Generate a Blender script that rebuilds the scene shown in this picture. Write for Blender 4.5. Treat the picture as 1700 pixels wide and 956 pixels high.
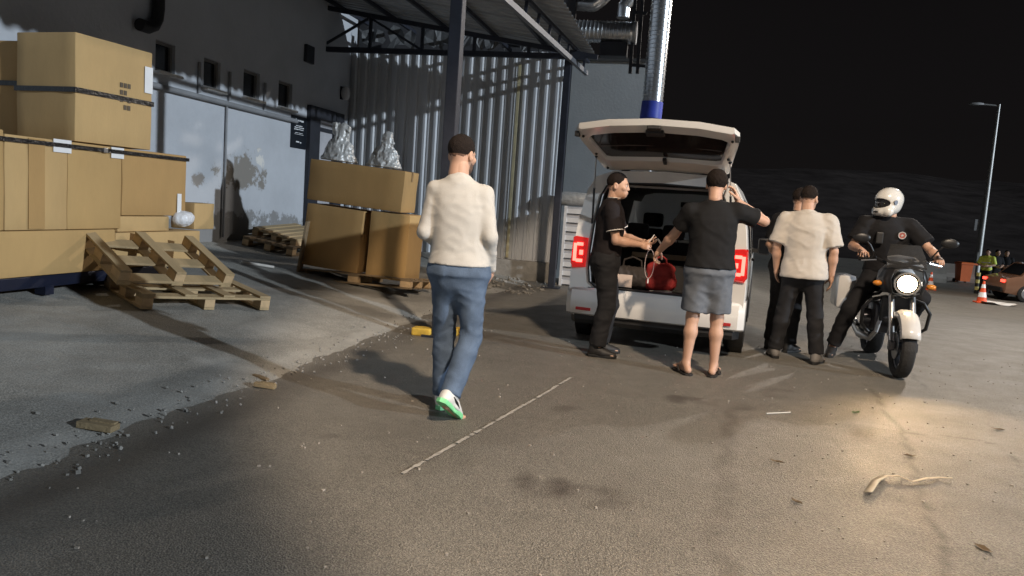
import bpy, bmesh, math, random
import numpy as np
from mathutils import Vector, Matrix
random.seed(7)
for o in list(bpy.data.objects): bpy.data.objects.remove(o)
S = bpy.context.scene
COL = S.collection
R = math.radians
# ------------------------------------------------------------------ camera, world, sun, exposure
CAM_H, FPX, YAW, PITCH, ROLL = 1.38, 1250.0, 13.0, 6.2, 4.0
def cam_axes():
    y, p, r = R(YAW), R(PITCH), R(ROLL)
    fw = Vector((-math.sin(y)*math.cos(p), math.cos(y)*math.cos(p), -math.sin(p)))
    r0 = Vector((math.cos(y), math.sin(y), 0)); u0 = r0.cross(fw)
    return fw, math.cos(r)*r0+math.sin(r)*u0, -math.sin(r)*r0+math.cos(r)*u0
FW, RT, UP = cam_axes()
cam = bpy.data.cameras.new('camera'); cam_o = bpy.data.objects.new('camera', cam); COL.objects.link(cam_o)
cam.sensor_width = 36.0; cam.lens = 36.0*FPX/1700.0; cam.clip_end = 2000; cam.clip_start = 0.05
m = Matrix((RT, UP, -FW)).transposed().to_4x4(); m.translation = (0, 0, CAM_H)
cam_o.matrix_world = m
S.camera = cam_o
S.render.resolution_x, S.render.resolution_y = 1024, 576
S.view_settings.view_transform = 'Standard'; S.view_settings.look = 'None'
S.view_settings.exposure = 0.0; S.view_settings.gamma = 1.0
SUN_ELEV, SUN_AZ_DIR = R(14.5), Vector((-1.0, 0.30, 0)).normalized()     # floodlight of the yard opposite: light travels along this
W = bpy.data.worlds.new('World'); S.world = W; W.use_nodes = True
nt = W.node_tree; nt.nodes.clear()
sky = nt.nodes.new('ShaderNodeTexSky'); sky.sky_type = 'NISHITA'; sky.sun_disc = False
sky.sun_elevation = SUN_ELEV; sky.sun_rotation = math.atan2(-SUN_AZ_DIR.x, -SUN_AZ_DIR.y)
hs = nt.nodes.new('ShaderNodeHueSaturation'); hs.inputs['Saturation'].default_value = 0.12
mx = nt.nodes.new('ShaderNodeMix'); mx.data_type = 'RGBA'; mx.blend_type = 'MULTIPLY'; mx.inputs['Factor'].default_value = 1
mx.inputs['B'].default_value = (1.0, 0.86, 0.88, 1)
bg = nt.nodes.new('ShaderNodeBackground'); bg.inputs['Strength'].default_value = 0.0017
wo = nt.nodes.new('ShaderNodeOutputWorld')
nt.links.new(sky.outputs[0], hs.inputs['Color']); nt.links.new(hs.outputs[0], mx.inputs['A'])
nt.links.new(mx.outputs['Result'], bg.inputs['Color']); nt.links.new(bg.outputs[0], wo.inputs[0])
sd = bpy.data.lights.new('floodlight_sun', 'SUN'); sd.energy = 2.6; sd.angle = R(0.9); sd.color = (0.80, 0.90, 1.0)
so = bpy.data.objects.new('floodlight_sun', sd); COL.objects.link(so)
sdir = Vector((SUN_AZ_DIR.x*math.cos(SUN_ELEV), SUN_AZ_DIR.y*math.cos(SUN_ELEV), -math.sin(SUN_ELEV)))
so.rotation_euler = sdir.to_track_quat('-Z', 'Y').to_euler()
def spot(name, loc, target, energy, color, size, blend, radius=0.05):
    l = bpy.data.lights.new(name, 'SPOT'); l.energy = energy; l.color = color; l.spot_size = R(size); l.spot_blend = blend; l.shadow_soft_size = radius
    o = bpy.data.objects.new(name, l); COL.objects.link(o); o.location = loc
    o.rotation_euler = (Vector(target)-Vector(loc)).to_track_quat('-Z', 'Y').to_euler()
    return o
# street lamp and car headlights on the road behind the photographer
spot('street_light', (3.6, -1.2, 9.0), (2.7, 6.3, 0.0), 7000, (1.0, 0.80, 0.60), 56, 0.08, 0.30)
spot('far_road_fill', (9.5, 24.0, 9.0), (6.0, 22.0, -0.8), 5200, (1.0, 0.89, 0.78), 140, 0.5, 0.15)  # unseen lamp added to brighten the far stretch of road
spot('car_headlight', (1.7, -5.0, 0.72), (0.9, 8.0, 0.9), 190, (1.0, 0.86, 0.70), 42, 0.35, 0.06)
# ------------------------------------------------------------------ pixel -> place helpers
def ray(px, py): return FW + RT*((px-850)/FPX) + UP*((478-py)/FPX)
def on_axis(px, py, ax, v):
    d = ray(px, py); o = Vector((0, 0, CAM_H)); t = (v-o[ax])/d[ax]; return o+d*t
def onX(px, py, X): return on_axis(px, py, 0, X)
def onY(px, py, Y): return on_axis(px, py, 1, Y)
def onZ(px, py, z=0.0): return on_axis(px, py, 2, z)
EDGE_X, SLOPE = -2.9, 0.144
def sstep(a, b, x):
    t = np.clip((x-a)/(b-a), 0, 1); return t*t*(3-2*t)
def road_z(x, y): return -0.8*sstep(10., 27., y)*sstep(-0.5, 3.0, x)
def yard_z(x): return SLOPE*(EDGE_X-x)
def on_yard(px, py):
    z = 0.1
    for _ in range(30):
        p = onZ(px, py, z); z = 0.5*z+0.5*max(0.0, yard_z(p.x))
    return onZ(px, py, z)
def on_road(px, py):
    z = 0.0
    for _ in range(60):
        p = onZ(px, py, z); z = 0.6*z+0.4*float(road_z(p.x, p.y))
    return onZ(px, py, z)
# ------------------------------------------------------------------ materials
MATS = {}
def mat(name, col=(.5,.5,.5), rough=.6, metal=0., var=.12, vscale=6., bump=0., bscale=60., emit=None, estr=0., spec=.5, alpha=None, trans=0., coat=0., var2=None, stretch=None):
    if name in MATS: return MATS[name]
    M = bpy.data.materials.new(name); M.use_nodes = True; n = M.node_tree; b = n.nodes['Principled BSDF']
    b.inputs['Roughness'].default_value = rough; b.inputs['Metallic'].default_value = metal
    b.inputs['Specular IOR Level'].default_value = spec; b.inputs['Base Color'].default_value = (*col, 1)
    b.inputs['Transmission Weight'].default_value = trans; b.inputs['Coat Weight'].default_value = coat
    if emit: b.inputs['Emission Color'].default_value = (*emit, 1); b.inputs['Emission Strength'].default_value = estr
    if var > 0 or bump > 0:
        tc = n.nodes.new('ShaderNodeTexCoord'); src = tc.outputs['Object']
        if stretch:
            mp = n.nodes.new('ShaderNodeMapping'); mp.inputs['Scale'].default_value = stretch
            n.links.new(src, mp.inputs[0]); src = mp.outputs[0]
    if var > 0:
        t = n.nodes.new('ShaderNodeTexNoise'); t.inputs['Scale'].default_value = vscale; t.inputs['Detail'].default_value = 6; t.inputs['Roughness'].default_value = .65
        n.links.new(src, t.inputs['Vector'])
        mr = n.nodes.new('ShaderNodeMapRange'); mr.inputs['From Min'].default_value = .25; mr.inputs['From Max'].default_value = .75
        n.links.new(t.outputs['Fac'], mr.inputs['Value'])
        mi = n.nodes.new('ShaderNodeMix'); mi.data_type = 'RGBA'
        lo = var2 or tuple(c*(1-var) for c in col); hi = tuple(min(1, c*(1+var)) for c in col)
        mi.inputs['A'].default_value = (*lo, 1); mi.inputs['B'].default_value = (*hi, 1)
        n.links.new(mr.outputs[0], mi.inputs['Factor']); n.links.new(mi.outputs['Result'], b.inputs['Base Color'])
    if bump > 0:
        t2 = n.nodes.new('ShaderNodeTexNoise'); t2.inputs['Scale'].default_value = bscale; t2.inputs['Detail'].default_value = 4
        n.links.new(src, t2.inputs['Vector'])
        bp = n.nodes.new('ShaderNodeBump'); bp.inputs['Strength'].default_value = bump; bp.inputs['Distance'].default_value = .02
        n.links.new(t2.outputs['Fac'], bp.inputs['Height']); n.links.new(bp.outputs[0], b.inputs['Normal'])
    MATS[name] = M; return M
def ground_mat(name, col, stain_col, light_col, bumps, rough):
    """attribute 'stain' (0..1) darkens, 'pale' lightens; noise grain + aggregate relief"""
    M = bpy.data.materials.new(name); M.use_nodes = True; n = M.node_tree; b = n.nodes['Principled BSDF']; L = n.links
    tc = n.nodes.new('ShaderNodeTexCoord')
    def noise(s, d=5, r=.6):
        t = n.nodes.new('ShaderNodeTexNoise'); t.inputs['Scale'].default_value = s; t.inputs['Detail'].default_value = d; t.inputs['Roughness'].default_value = r
        L.new(tc.outputs['Object'], t.inputs['Vector']); return t.outputs['Fac']
    def mixc(f, a, c, mode='MIX'):
        i = n.nodes.new('ShaderNodeMix'); i.data_type = 'RGBA'; i.blend_type = mode
        for key, v in (('Factor', f), ('A', a), ('B', c)):
            if isinstance(v, (tuple, float)): i.inputs[key].default_value = (*v, 1) if isinstance(v, tuple) else v
            else: L.new(v, i.inputs[key])
        return i.outputs['Result']
    def rng(v, a, c, lo=0., hi=1.):
        r_ = n.nodes.new('ShaderNodeMapRange'); r_.inputs['From Min'].default_value = a; r_.inputs['From Max'].default_value = c
        r_.inputs['To Min'].default_value = lo; r_.inputs['To Max'].default_value = hi; L.new(v, r_.inputs['Value']); return r_.outputs[0]
    base = mixc(rng(noise(.55, 6), .3, .7), tuple(c*.82 for c in col), tuple(min(1, c*1.14) for c in col))
    base = mixc(rng(noise(7, 8, .75), .3, .7), base, tuple(c*.78 for c in col)); 
    vo = n.nodes.new('ShaderNodeTexVoronoi'); vo.inputs['Scale'].default_value = bumps[0]; L.new(tc.outputs['Object'], vo.inputs['Vector'])
    grain = mixc(rng(noise(120, 3, .7), .38, .64), (.50, .50, .50), (1.45, 1.43, 1.38))
    base = mixc(1.0, base, grain, 'MULTIPLY')
    at = n.nodes.new('ShaderNodeAttribute'); at.attribute_name = 'stain'
    ap = n.nodes.new('ShaderNodeAttribute'); ap.attribute_name = 'pale'
    base = mixc(at.outputs['Fac'], base, stain_col); base = mixc(ap.outputs['Fac'], base, light_col)
    L.new(base, b.inputs['Base Color'])
    L.new(rng(noise(3), .3, .7, rough-.08, rough+.12), b.inputs['Roughness'])
    b.inputs['Specular IOR Level'].default_value = .5
    mth = n.nodes.new('ShaderNodeMath'); mth.operation = 'MULTIPLY_ADD'; mth.inputs[1].default_value = .9
    L.new(vo.outputs['Distance'], mth.inputs[0]); L.new(rng(noise(bumps[0]*.55, 6, .75), 0., 1., 0., .75), mth.inputs[2])
    bp = n.nodes.new('ShaderNodeBump'); bp.inputs['Strength'].default_value = bumps[1]; bp.inputs['Distance'].default_value = bumps[2]
    L.new(mth.outputs[0], bp.inputs['Height']); L.new(bp.outputs[0], b.inputs['Normal'])
    return M
# ------------------------------------------------------------------ objects
def tag(o, label=None, cat=None, group=None, kind=None):
    if label: o['label'] = label
    if cat: o['category'] = cat
    if group: o['group'] = group
    if kind: o['kind'] = kind
    return o
def empty(name, loc=(0,0,0), rz=0., label=None, cat=None, group=None, scale=1.0):
    o = bpy.data.objects.new(name, None); COL.objects.link(o); o.location = loc; o.rotation_euler = (0, 0, rz); o.scale = (scale,)*3
    o.empty_display_size = .1
    return tag(o, label, cat, group)
def obj(name, verts, faces, material, parent=None, smooth=False, loc=None, rot=None):
    me = bpy.data.meshes.new(name); me.from_pydata([tuple(v) for v in verts], [], [tuple(f) for f in faces]); me.update()
    if smooth: me.polygons.foreach_set('use_smooth', [True]*len(me.polygons))
    if material: me.materials.append(material)
    o = bpy.data.objects.new(name, me); COL.objects.link(o); o.parent = parent
    if loc is not None: o.location = loc
    if rot is not None: o.rotation_euler = rot
    return o
def inst(name, src, parent=None, loc=(0,0,0), rot=(0,0,0)):
    o = bpy.data.objects.new(name, src.data); COL.objects.link(o); o.parent = parent; o.location = loc; o.rotation_euler = rot; return o
class MB:
    def __init__(s): s.v = []; s.f = []
    def add(s, v, f):
        n = len(s.v); s.v += [Vector(p) for p in v]; s.f += [tuple(i+n for i in q) for q in f]; return s
    def box(s, c, d, rot=None, bev=0.0):
        hx, hy, hz = d[0]/2, d[1]/2, d[2]/2
        if bev <= 0:
            v = [(x, y, z) for x in (-hx, hx) for y in (-hy, hy) for z in (-hz, hz)]
            f = [(0,1,3,2), (4,6,7,5), (0,4,5,1), (2,3,7,6), (0,2,6,4), (1,5,7,3)]
        else:
            bm = bmesh.new(); bmesh.ops.create_cube(bm, size=1); bmesh.ops.scale(bm, vec=d, verts=bm.verts)
            bmesh.ops.bevel(bm, geom=bm.edges[:], offset=bev, segments=2, affect='EDGES', profile=.6)
            bm.verts.ensure_lookup_table(); bm.verts.index_update(); v = [q.co.copy() for q in bm.verts]; f = [tuple(q.index for q in g.verts) for g in bm.faces]; bm.free()
        M = Matrix.Translation(c) @ (rot.to_4x4() if rot is not None else Matrix())
        return s.add([M @ Vector(p) for p in v], f)
    def bar(s, a, b, w, h, up=(0,0,1)):
        a, b = Vector(a), Vector(b); d = (b-a); L = d.length; d.normalize(); u = Vector(up)
        x = d.cross(u)
        if x.length < 1e-4: x = d.cross(Vector((0, 1, 0)))
        x.normalize(); u = x.cross(d)
        return s.box((a+b)/2, (w, L, h), Matrix((x, d, u)).transposed())
    def tube(s, pts, r, n=12, cap=True):
        pts = [Vector(p) for p in pts]; rs = r if isinstance(r, (list, tuple)) else [r]*len(pts); rings = []
        prev = None
        for i, p in enumerate(pts):
            t = (pts[min(i+1, len(pts)-1)]-pts[max(i-1, 0)]).normalized()
            if prev is None: x = t.orthogonal().normalized()
            else: x = (prev - t*prev.dot(t)).normalized()
            prev = x; y = t.cross(x)
            rings.append([p+(x*math.cos(2*math.pi*k/n)+y*math.sin(2*math.pi*k/n))*rs[i] for k in range(n)])
        return s.loft(rings, True, cap)
    def loft(s, rings, closed=True, cap=True):
        n = len(rings[0]); v = [p for g in rings for p in g]; f = []
        for i in range(len(rings)-1):
            for k in range(n if closed else n-1):
                k2 = (k+1) % n; f.append((i*n+k, i*n+k2, (i+1)*n+k2, (i+1)*n+k))
        if cap and closed: f.append(tuple(range(n-1, -1, -1))); f.append(tuple((len(rings)-1)*n+k for k in range(n)))
        return s.add(v, f)
    def lathe(s, prof, n=20, M=None):
        rings = [[Vector((r*math.cos(2*math.pi*k/n), r*math.sin(2*math.pi*k/n), z)) for k in range(n)] for r, z in prof]
        if M is not None: rings = [[M @ p for p in g] for g in rings]
        return s.loft(rings, True, True)
    def prism(s, poly, axis, a, b):
        """poly of 2-d points, extruded along axis from a to b"""
        def P(q, t):
            return {0: (t, q[0], q[1]), 1: (q[0], t, q[1]), 2: (q[0], q[1], t)}[axis]
        n = len(poly); v = [P(q, a) for q in poly]+[P(q, b) for q in poly]
        f = [(i, (i+1) % n, n+(i+1) % n, n+i) for i in range(n)]+[tuple(range(n-1, -1, -1)), tuple(range(n, 2*n))]
        return s.add(v, f)
    def ball(s, c, r, n=14, m_=9, rot=None):
        r = (r, r, r) if isinstance(r, (int, float)) else r; rings = []
        for i in range(m_+1):
            a = math.pi*(i+.02)/(m_+.04)
            g = [Vector((r[0]*math.sin(a)*math.cos(2*math.pi*k/n), r[1]*math.sin(a)*math.sin(2*math.pi*k/n), -r[2]*math.cos(a))) for k in range(n)]
            rings.append([Vector(c)+(rot @ p if rot is not None else p) for p in g])
        return s.loft(rings, True, True)
    def torus(s, c, Rr, r, axis='x', n=36, m_=10, squash=1.0):
        rings = []
        for i in range(n+1):
            a = 2*math.pi*i/n; g = []
            for k in range(m_):
                b = 2*math.pi*k/m_; rad = Rr+r*math.cos(b); w = r*squash*math.sin(b)
                g.append(Vector(c)+Vector((w, rad*math.cos(a), rad*math.sin(a))))
            rings.append(g)
        return s.loft(rings, True, False)
    def build(s, name, material, parent=None, smooth=False, loc=None, rot=None):
        me = bpy.data.meshes.new(name); me.from_pydata([tuple(v) for v in s.v], [], s.f); me.update()
        bm = bmesh.new(); bm.from_mesh(me); bmesh.ops.recalc_face_normals(bm, faces=bm.faces[:]); bm.to_mesh(me); bm.free()
        if smooth:
            me.polygons.foreach_set('use_smooth', [True]*len(me.polygons))
            if smooth != 'all': me.set_sharp_from_angle(angle=R(35))
        me.materials.append(material)
        o = bpy.data.objects.new(name, me); COL.objects.link(o); o.parent = parent
        if loc is not None: o.location = loc
        if rot is not None: o.rotation_euler = rot
        return o
def one(name, material, parent, fn, smooth=False):
    mb = MB(); fn(mb); return mb.build(name, material, parent, smooth)
# ------------------------------------------------------------------ implicit surfaces for bodies, clothes and soft things
class SDF:
    def __init__(s, lo, hi, h):
        s.lo = np.array(lo, float); s.h = h
        s.n = np.ceil((np.array(hi)-s.lo)/h).astype(int)+1
        s.F = np.full(s.n, .2, np.float32)
        s.ax = [s.lo[i]+h*np.arange(s.n[i]) for i in range(3)]
    def sub(s, lo, hi):
        sl = []
        for i in range(3):
            a = int(max(0, math.floor((lo[i]-s.lo[i])/s.h))); b = int(min(s.n[i], math.ceil((hi[i]-s.lo[i])/s.h)+1))
            sl.append(slice(a, max(a, b)))
        sl = tuple(sl)
        g = np.meshgrid(s.ax[0][sl[0]], s.ax[1][sl[1]], s.ax[2][sl[2]], indexing='ij')
        return sl, g
    def put(s, sl, d, k, mode='u'):
        f = s.F[sl]
        if mode == 'u':
            hh = np.clip(.5+.5*(f-d)/k, 0, 1); s.F[sl] = f*(1-hh)+d*hh-k*hh*(1-hh)
        else:
            hh = np.clip(.5-.5*(f+d)/k, 0, 1); s.F[sl] = f*(1-hh)-d*hh+k*hh*(1-hh)
    def cone(s, a, b, r1, r2, k=.02, flat=None, enda=False, endb=False, mode='u'):
        a = np.array(a, float); b = np.array(b, float); mr = max(r1, r2)*(1.5 if flat else 1.0)+.06
        sl, (X, Y, Z) = s.sub(np.minimum(a, b)-mr, np.maximum(a, b)+mr)
        if X.size == 0: return s
        ab = b-a; L2 = float(ab@ab)+1e-12; L = math.sqrt(L2)
        px, py, pz = X-a[0], Y-a[1], Z-a[2]
        t0 = (px*ab[0]+py*ab[1]+pz*ab[2])/L2; t = np.clip(t0, 0, 1)
        vx, vy, vz = px-ab[0]*t, py-ab[1]*t, pz-ab[2]*t
        if flat:
            n = np.array(flat[0], float); n /= np.linalg.norm(n); q = (vx*n[0]+vy*n[1]+vz*n[2])*(flat[1]-1)
            vx, vy, vz = vx+n[0]*q, vy+n[1]*q, vz+n[2]*q
        d = np.sqrt(vx*vx+vy*vy+vz*vz)-(r1+(r2-r1)*t)
        if endb: d = np.maximum(d, (t0-1)*L)
        if enda: d = np.maximum(d, -t0*L)
        s.put(sl, d, k, mode); return s
    def ell(s, c, r, k=.02, mode='u', rz=0.):
        c = np.array(c, float); r = np.array(r, float); m_ = r.max()+.05
        sl, (X, Y, Z) = s.sub(c-m_, c+m_)
        if X.size == 0: return s
        x, y, z = X-c[0], Y-c[1], Z-c[2]
        if rz: x, y = x*math.cos(rz)+y*math.sin(rz), -x*math.sin(rz)+y*math.cos(rz)
        q = np.sqrt((x/r[0])**2+(y/r[1])**2+(z/r[2])**2)
        q2 = np.sqrt((x/r[0]**2)**2+(y/r[1]**2)**2+(z/r[2]**2)**2)+1e-9
        s.put(sl, q*(q-1)/q2, k, mode); return s
    def torso(s, prof, off, zlo, zhi, grow=0., k=.03, dz=0., pw=2.3, grow_z=None):
        """stacked superellipses: prof rows z, half width, half depth, y centre; off(z)->x,y shift"""
        P = np.array(prof, float)
        sl, (X, Y, Z) = s.sub((-.5, -.5, zlo+dz-.08), (.5, .5, zhi+dz+.08))
        if X.size == 0: return s
        z = s.ax[2][sl[2]]-dz
        g = grow if grow_z is None else grow+np.interp(z, grow_z[0], grow_z[1])
        w = np.interp(z, P[:,0], P[:,1])+g; dd = np.interp(z, P[:,0], P[:,2])+g; cy = np.interp(z, P[:,0], P[:,3])
        ox, oy = off(z)
        x = np.abs((X-ox)/w); y = np.abs((Y-oy-cy)/dd)
        d = ((x**pw+y**pw)**(1/pw)-1)*np.minimum(w, dd)
        d = np.maximum(d, np.maximum((Z-dz)-zhi, zlo-(Z-dz)))
        s.put(sl, d, k); return s
    def ripple(s, fn, lo=None, hi=None):
        sl, (X, Y, Z) = s.sub(s.lo if lo is None else lo, (s.lo+s.n*s.h) if hi is None else hi)
        f = s.F[sl]; m_ = np.abs(f) < .05; f[m_] += fn(X[m_], Y[m_], Z[m_]); s.F[sl] = f; return s
    def mesh(s):
        F, n = s.F, s.n; F[0], F[-1], F[:,0], F[:,-1], F[:,:,0], F[:,:,-1] = [np.maximum(q, .001) for q in (F[0], F[-1], F[:,0], F[:,-1], F[:,:,0], F[:,:,-1])]
        S_ = F < 0; cn = n-1; tot = int(np.prod(cn)); ps = np.zeros((tot, 3)); ct = np.zeros(tot); ed = []
        for a in range(3):
            i0 = [slice(None)]*3; i1 = [slice(None)]*3; i0[a] = slice(0, -1); i1[a] = slice(1, None); i0, i1 = tuple(i0), tuple(i1)
            c = np.argwhere(S_[i0] != S_[i1]); e1 = c.copy(); e1[:,a] += 1
            f0 = F[tuple(c.T)]; f1 = F[tuple(e1.T)]; t = f0/(f0-f1); pos = c.astype(float); pos[:,a] += t
            b, d = [q for q in range(3) if q != a]; adj = []
            for sb, sdd in ((-1,-1), (0,-1), (0,0), (-1,0)):
                q = c.copy(); q[:,b] += sb; q[:,d] += sdd
                ok = np.all((q >= 0) & (q < cn), axis=1); idx = np.where(ok, (q[:,0]*cn[1]+q[:,1])*cn[2]+q[:,2], -1); adj.append(idx)
                np.add.at(ps, idx[ok], pos[ok]); np.add.at(ct, idx[ok], 1)
            adj = np.array(adj).T; neg = S_[tuple(c.T)]; flip = neg if a != 1 else ~neg
            ed.append((adj, flip))
        act = np.nonzero(ct)[0]; mp = np.full(tot, -1, int); mp[act] = np.arange(len(act))
        V = ps[act]/ct[act][:,None]*s.h+s.lo; fs = []
        for adj, flip in ed:
            ok = np.all(adj >= 0, axis=1); q = mp[adj[ok]]; fl = flip[ok]; q[~fl] = q[~fl][:, ::-1]; fs.append(q)
        return V, np.concatenate(fs)
def join_meshes(parts):
    V, Fc, n = [], [], 0
    for v, f in parts: V.append(v); Fc += [tuple(int(i)+n for i in q) for q in f]; n += len(v)
    return np.concatenate(V), Fc
def smooth_obj(name, vf, material, parent, relax=2):
    V, Fc = vf; V = np.array(V, float); Fq = np.array(Fc)
    if relax and Fq.ndim == 2:
        for _ in range(relax):
            acc = np.zeros_like(V); cnt = np.zeros(len(V))
            for a, b in ((0,1), (1,2), (2,3), (3,0)):
                np.add.at(acc, Fq[:,a], V[Fq[:,b]]); np.add.at(acc, Fq[:,b], V[Fq[:,a]]); np.add.at(cnt, Fq[:,a], 1); np.add.at(cnt, Fq[:,b], 1)
            V = .45*V+.55*acc/np.maximum(cnt, 1)[:,None]
    return obj(name, V.tolist(), Fq.tolist() if Fq.ndim == 2 else Fc, material, parent, smooth=True)
# ------------------------------------------------------------------ people
PROF = [(.74,.150,.105,0), (.80,.166,.118,-.005), (.88,.176,.128,-.012), (.96,.170,.120,-.006), (1.06,.150,.104,.0), (1.16,.150,.104,0), (1.28,.168,.116,0), (1.36,.174,.116,-.004), (1.42,.166,.104,-.008), (1.465,.135,.088,-.012), (1.50,.085,.070,-.016), (1.55,.058,.058,-.016)]
def folds(seed, amp, fx=1.0):
    def fn(X, Y, Z):
        w = .05*vn3(X*7, Y*7, Z*7, seed+1); U = X+Y*.6+w; T = Z+.45*X-.3*Y+w
        a = 1-2*np.abs(vn3(U*9*fx, Y*7, T*15*fx, seed)); b = 1-2*np.abs(vn3(U*14*fx+5, Y*11, (Z-.5*X+w)*26*fx, seed+5))
        return (amp*(1.5*(.55-a)+.9*(.55-b))).astype(np.float32)
    return fn
def old_folds(seed, amp, fx=1.0):
    rs = np.random.RandomState(seed); ph = rs.uniform(0, 6.28, 8)
    def fn(X, Y, Z):
        a = np.sin(17*fx*X+9*Z+2.2*np.sin(7*Z+ph[0])+ph[1])*np.sin(23*fx*Z-6*X+1.6*np.sin(11*X+9*Y+ph[2])+ph[3])
        b = np.sin(41*fx*Z+13*X+2.4*np.sin(9*Y+6*X+ph[4])+ph[5])*np.sin(15*X-12*Y+ph[6])
        return (amp*a+.6*amp*b).astype(np.float32)
    return fn
def vn3(X, Y, Z, seed=0):
    xi, yi, zi = np.floor(X), np.floor(Y), np.floor(Z); fx, fy, fz = [q*q*(3-2*q) for q in (X-xi, Y-yi, Z-zi)]
    def hs_(a, b, c): q = np.sin(a*127.1+b*311.7+c*74.7+seed*17.3)*43758.5453; return q-np.floor(q)
    r = 0
    for dx in (0, 1):
        for dy in (0, 1):
            for dz_ in (0, 1): r = r+hs_(xi+dx, yi+dy, zi+dz_)*(fx if dx else 1-fx)*(fy if dy else 1-fy)*(fz if dz_ else 1-fz)
    return r-.5
def crumple(seed, amp, s):
    return lambda X, Y, Z: (amp*(np.abs(vn3(X*s, Y*s, Z*s*.6, seed))*2-.4+1.0*np.abs(vn3(X*s*2.1, Y*s*2.1, Z*s*1.2, seed+3)))).astype(np.float32)
def hand_mesh(wrist, direc, palm, side, curl=.35, spread=1.0, thumb=.5, h=.0042, size=1.0):
    """wrist point, unit hand direction, palm normal; side +1 right hand -1 left"""
    g = SDF((-.075, -.03, -.10), (.075, .215, .05), h)
    g.ell((0, .05, 0), (.041, .052, .0155), .012); g.cone((0, -.01, 0), (0, .03, 0), .026, .032, .02, ((0,0,1), 1.35))
    for i, (bx, by, L) in enumerate(((.031, .083, .070), (.0105, .090, .078), (-.010, .087, .072), (-.030, .078, .056))):
        p = np.array((bx, by, 0.)); ang = 0.; r = .0092-.0004*i
        for j, fr in enumerate((.46, .30, .24)):
            ang -= curl*(.75+.18*i*.5)*(1.0, 1.15, .8)[j]
            q = p+L*fr*np.array((bx*1.6*spread, math.cos(ang), math.sin(ang))); g.cone(p, q, r, r-.0009, .004); p = q; r -= .0009
    p = np.array((.030, .022, -.004))
    for (dx, dy, dz, L, r) in ((.72, .62, -.30-thumb*.3, .042, .0125), (.35, .85, -.35-thumb*.4, .032, .0105), (.15, .9, -.4-thumb*.4, .026, .0092)):
        d = np.array((dx, dy, dz)); d /= np.linalg.norm(d); q = p+d*L; g.cone(p, q, r, r*.92, .006); p = q
    V, Fc = g.mesh()
    y = Vector(direc).normalized(); z = -Vector(palm); z = (z-y*z.dot(y)).normalized(); x = y.cross(z)
    V = V*size
    # the thumb is on +x of the template; palm faces -z
    sx = -1 if side > 0 else 1
    M = np.array((x*sx, y, z)); out = V @ M + np.array(wrist)
    if sx < 0: Fc = Fc[:, ::-1]
    return out, Fc
def head_mesh(h=.0052, beard=0):
    g = SDF((-.12, -.14, -.24), (.12, .16, .15), h)
    g.ell((0, -.012, .030), (.0755, .097, .090), .02); g.ell((0, .026, -.025), (.062, .072, .092), .03); g.ell((0, .040, -.085), (.044, .050, .034), .03)
    g.cone((0, -.022, -.04), (0, -.032, -.13), .056, .055, .03)
    g.cone((-.036, .080, .022), (.036, .080, .022), .012, .012, .014); g.cone((0, .090, .012), (0, .104, -.026), .0085, .0120, .010)
    g.ell((.012, .097, -.030), (.008, .010, .008), .006); g.ell((-.012, .097, -.030), (.008, .010, .008), .006)
    for sx in (-1, 1):
        g.ell((sx*.031, .100, .002), (.018, .014, .011), .012, 'd'); g.ell((sx*.045, .066, -.022), (.022, .020, .020), .02)
        g.ell((sx*.078, -.012, -.008), (.011, .022, .034), .008); g.ell((sx*.088, -.004, -.004), (.007, .011, .018), .006, 'd')
    g.ell((0, .093, -.058), (.025, .013, .007), .006); g.ell((0, .091, -.071), (.021, .013, .008), .006); g.cone((-.022, .107, -.0645), (.022, .107, -.0645), .003, .003, .004, mode='d')
    return g.mesh()
def hair_mesh(style='short', h=.0058, seed=1):
    g = SDF((-.12, -.15, -.12), (.12, .13, .16), h)
    th = {'short': .006, 'mid': .016, 'fade': .0}[style]
    g.ell((0, -.014, .040 if style != 'mid' else .042), (.0745+th, .0960+th, .086+th), .02)
    sl, (X, Y, Z) = g.sub(g.lo, g.lo+g.n*g.h)
    wav = .016*vn3(X*55, Y*55, Z*55, 3)+.004*np.sin(70*X)
    if style == 'fade': g.F[:] = .2; g.ell((0, -.012, .030), (.0768, .0984, .0915), .02)
    sh_ = .012 if style == 'fade' else 0.
    cut = (Y*.78-Z*.64)-.004-sh_*.3+wav; low = (-.062-sh_-Z)+.5*wav+np.clip((Y+.03), 0, 1)*1.2
    g.F = np.maximum(g.F, np.maximum(cut, low)).astype(np.float32)
    rs = np.random.RandomState(seed); ph = rs.uniform(0, 6, 4)
    g.ripple(lambda X, Y, Z: (.0022*np.sin(160*X+5*np.sin(60*Y+ph[0])+ph[1])*np.sin(120*Z+90*Y+ph[2])).astype(np.float32))
    return g.mesh()
_HM = {}
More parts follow.
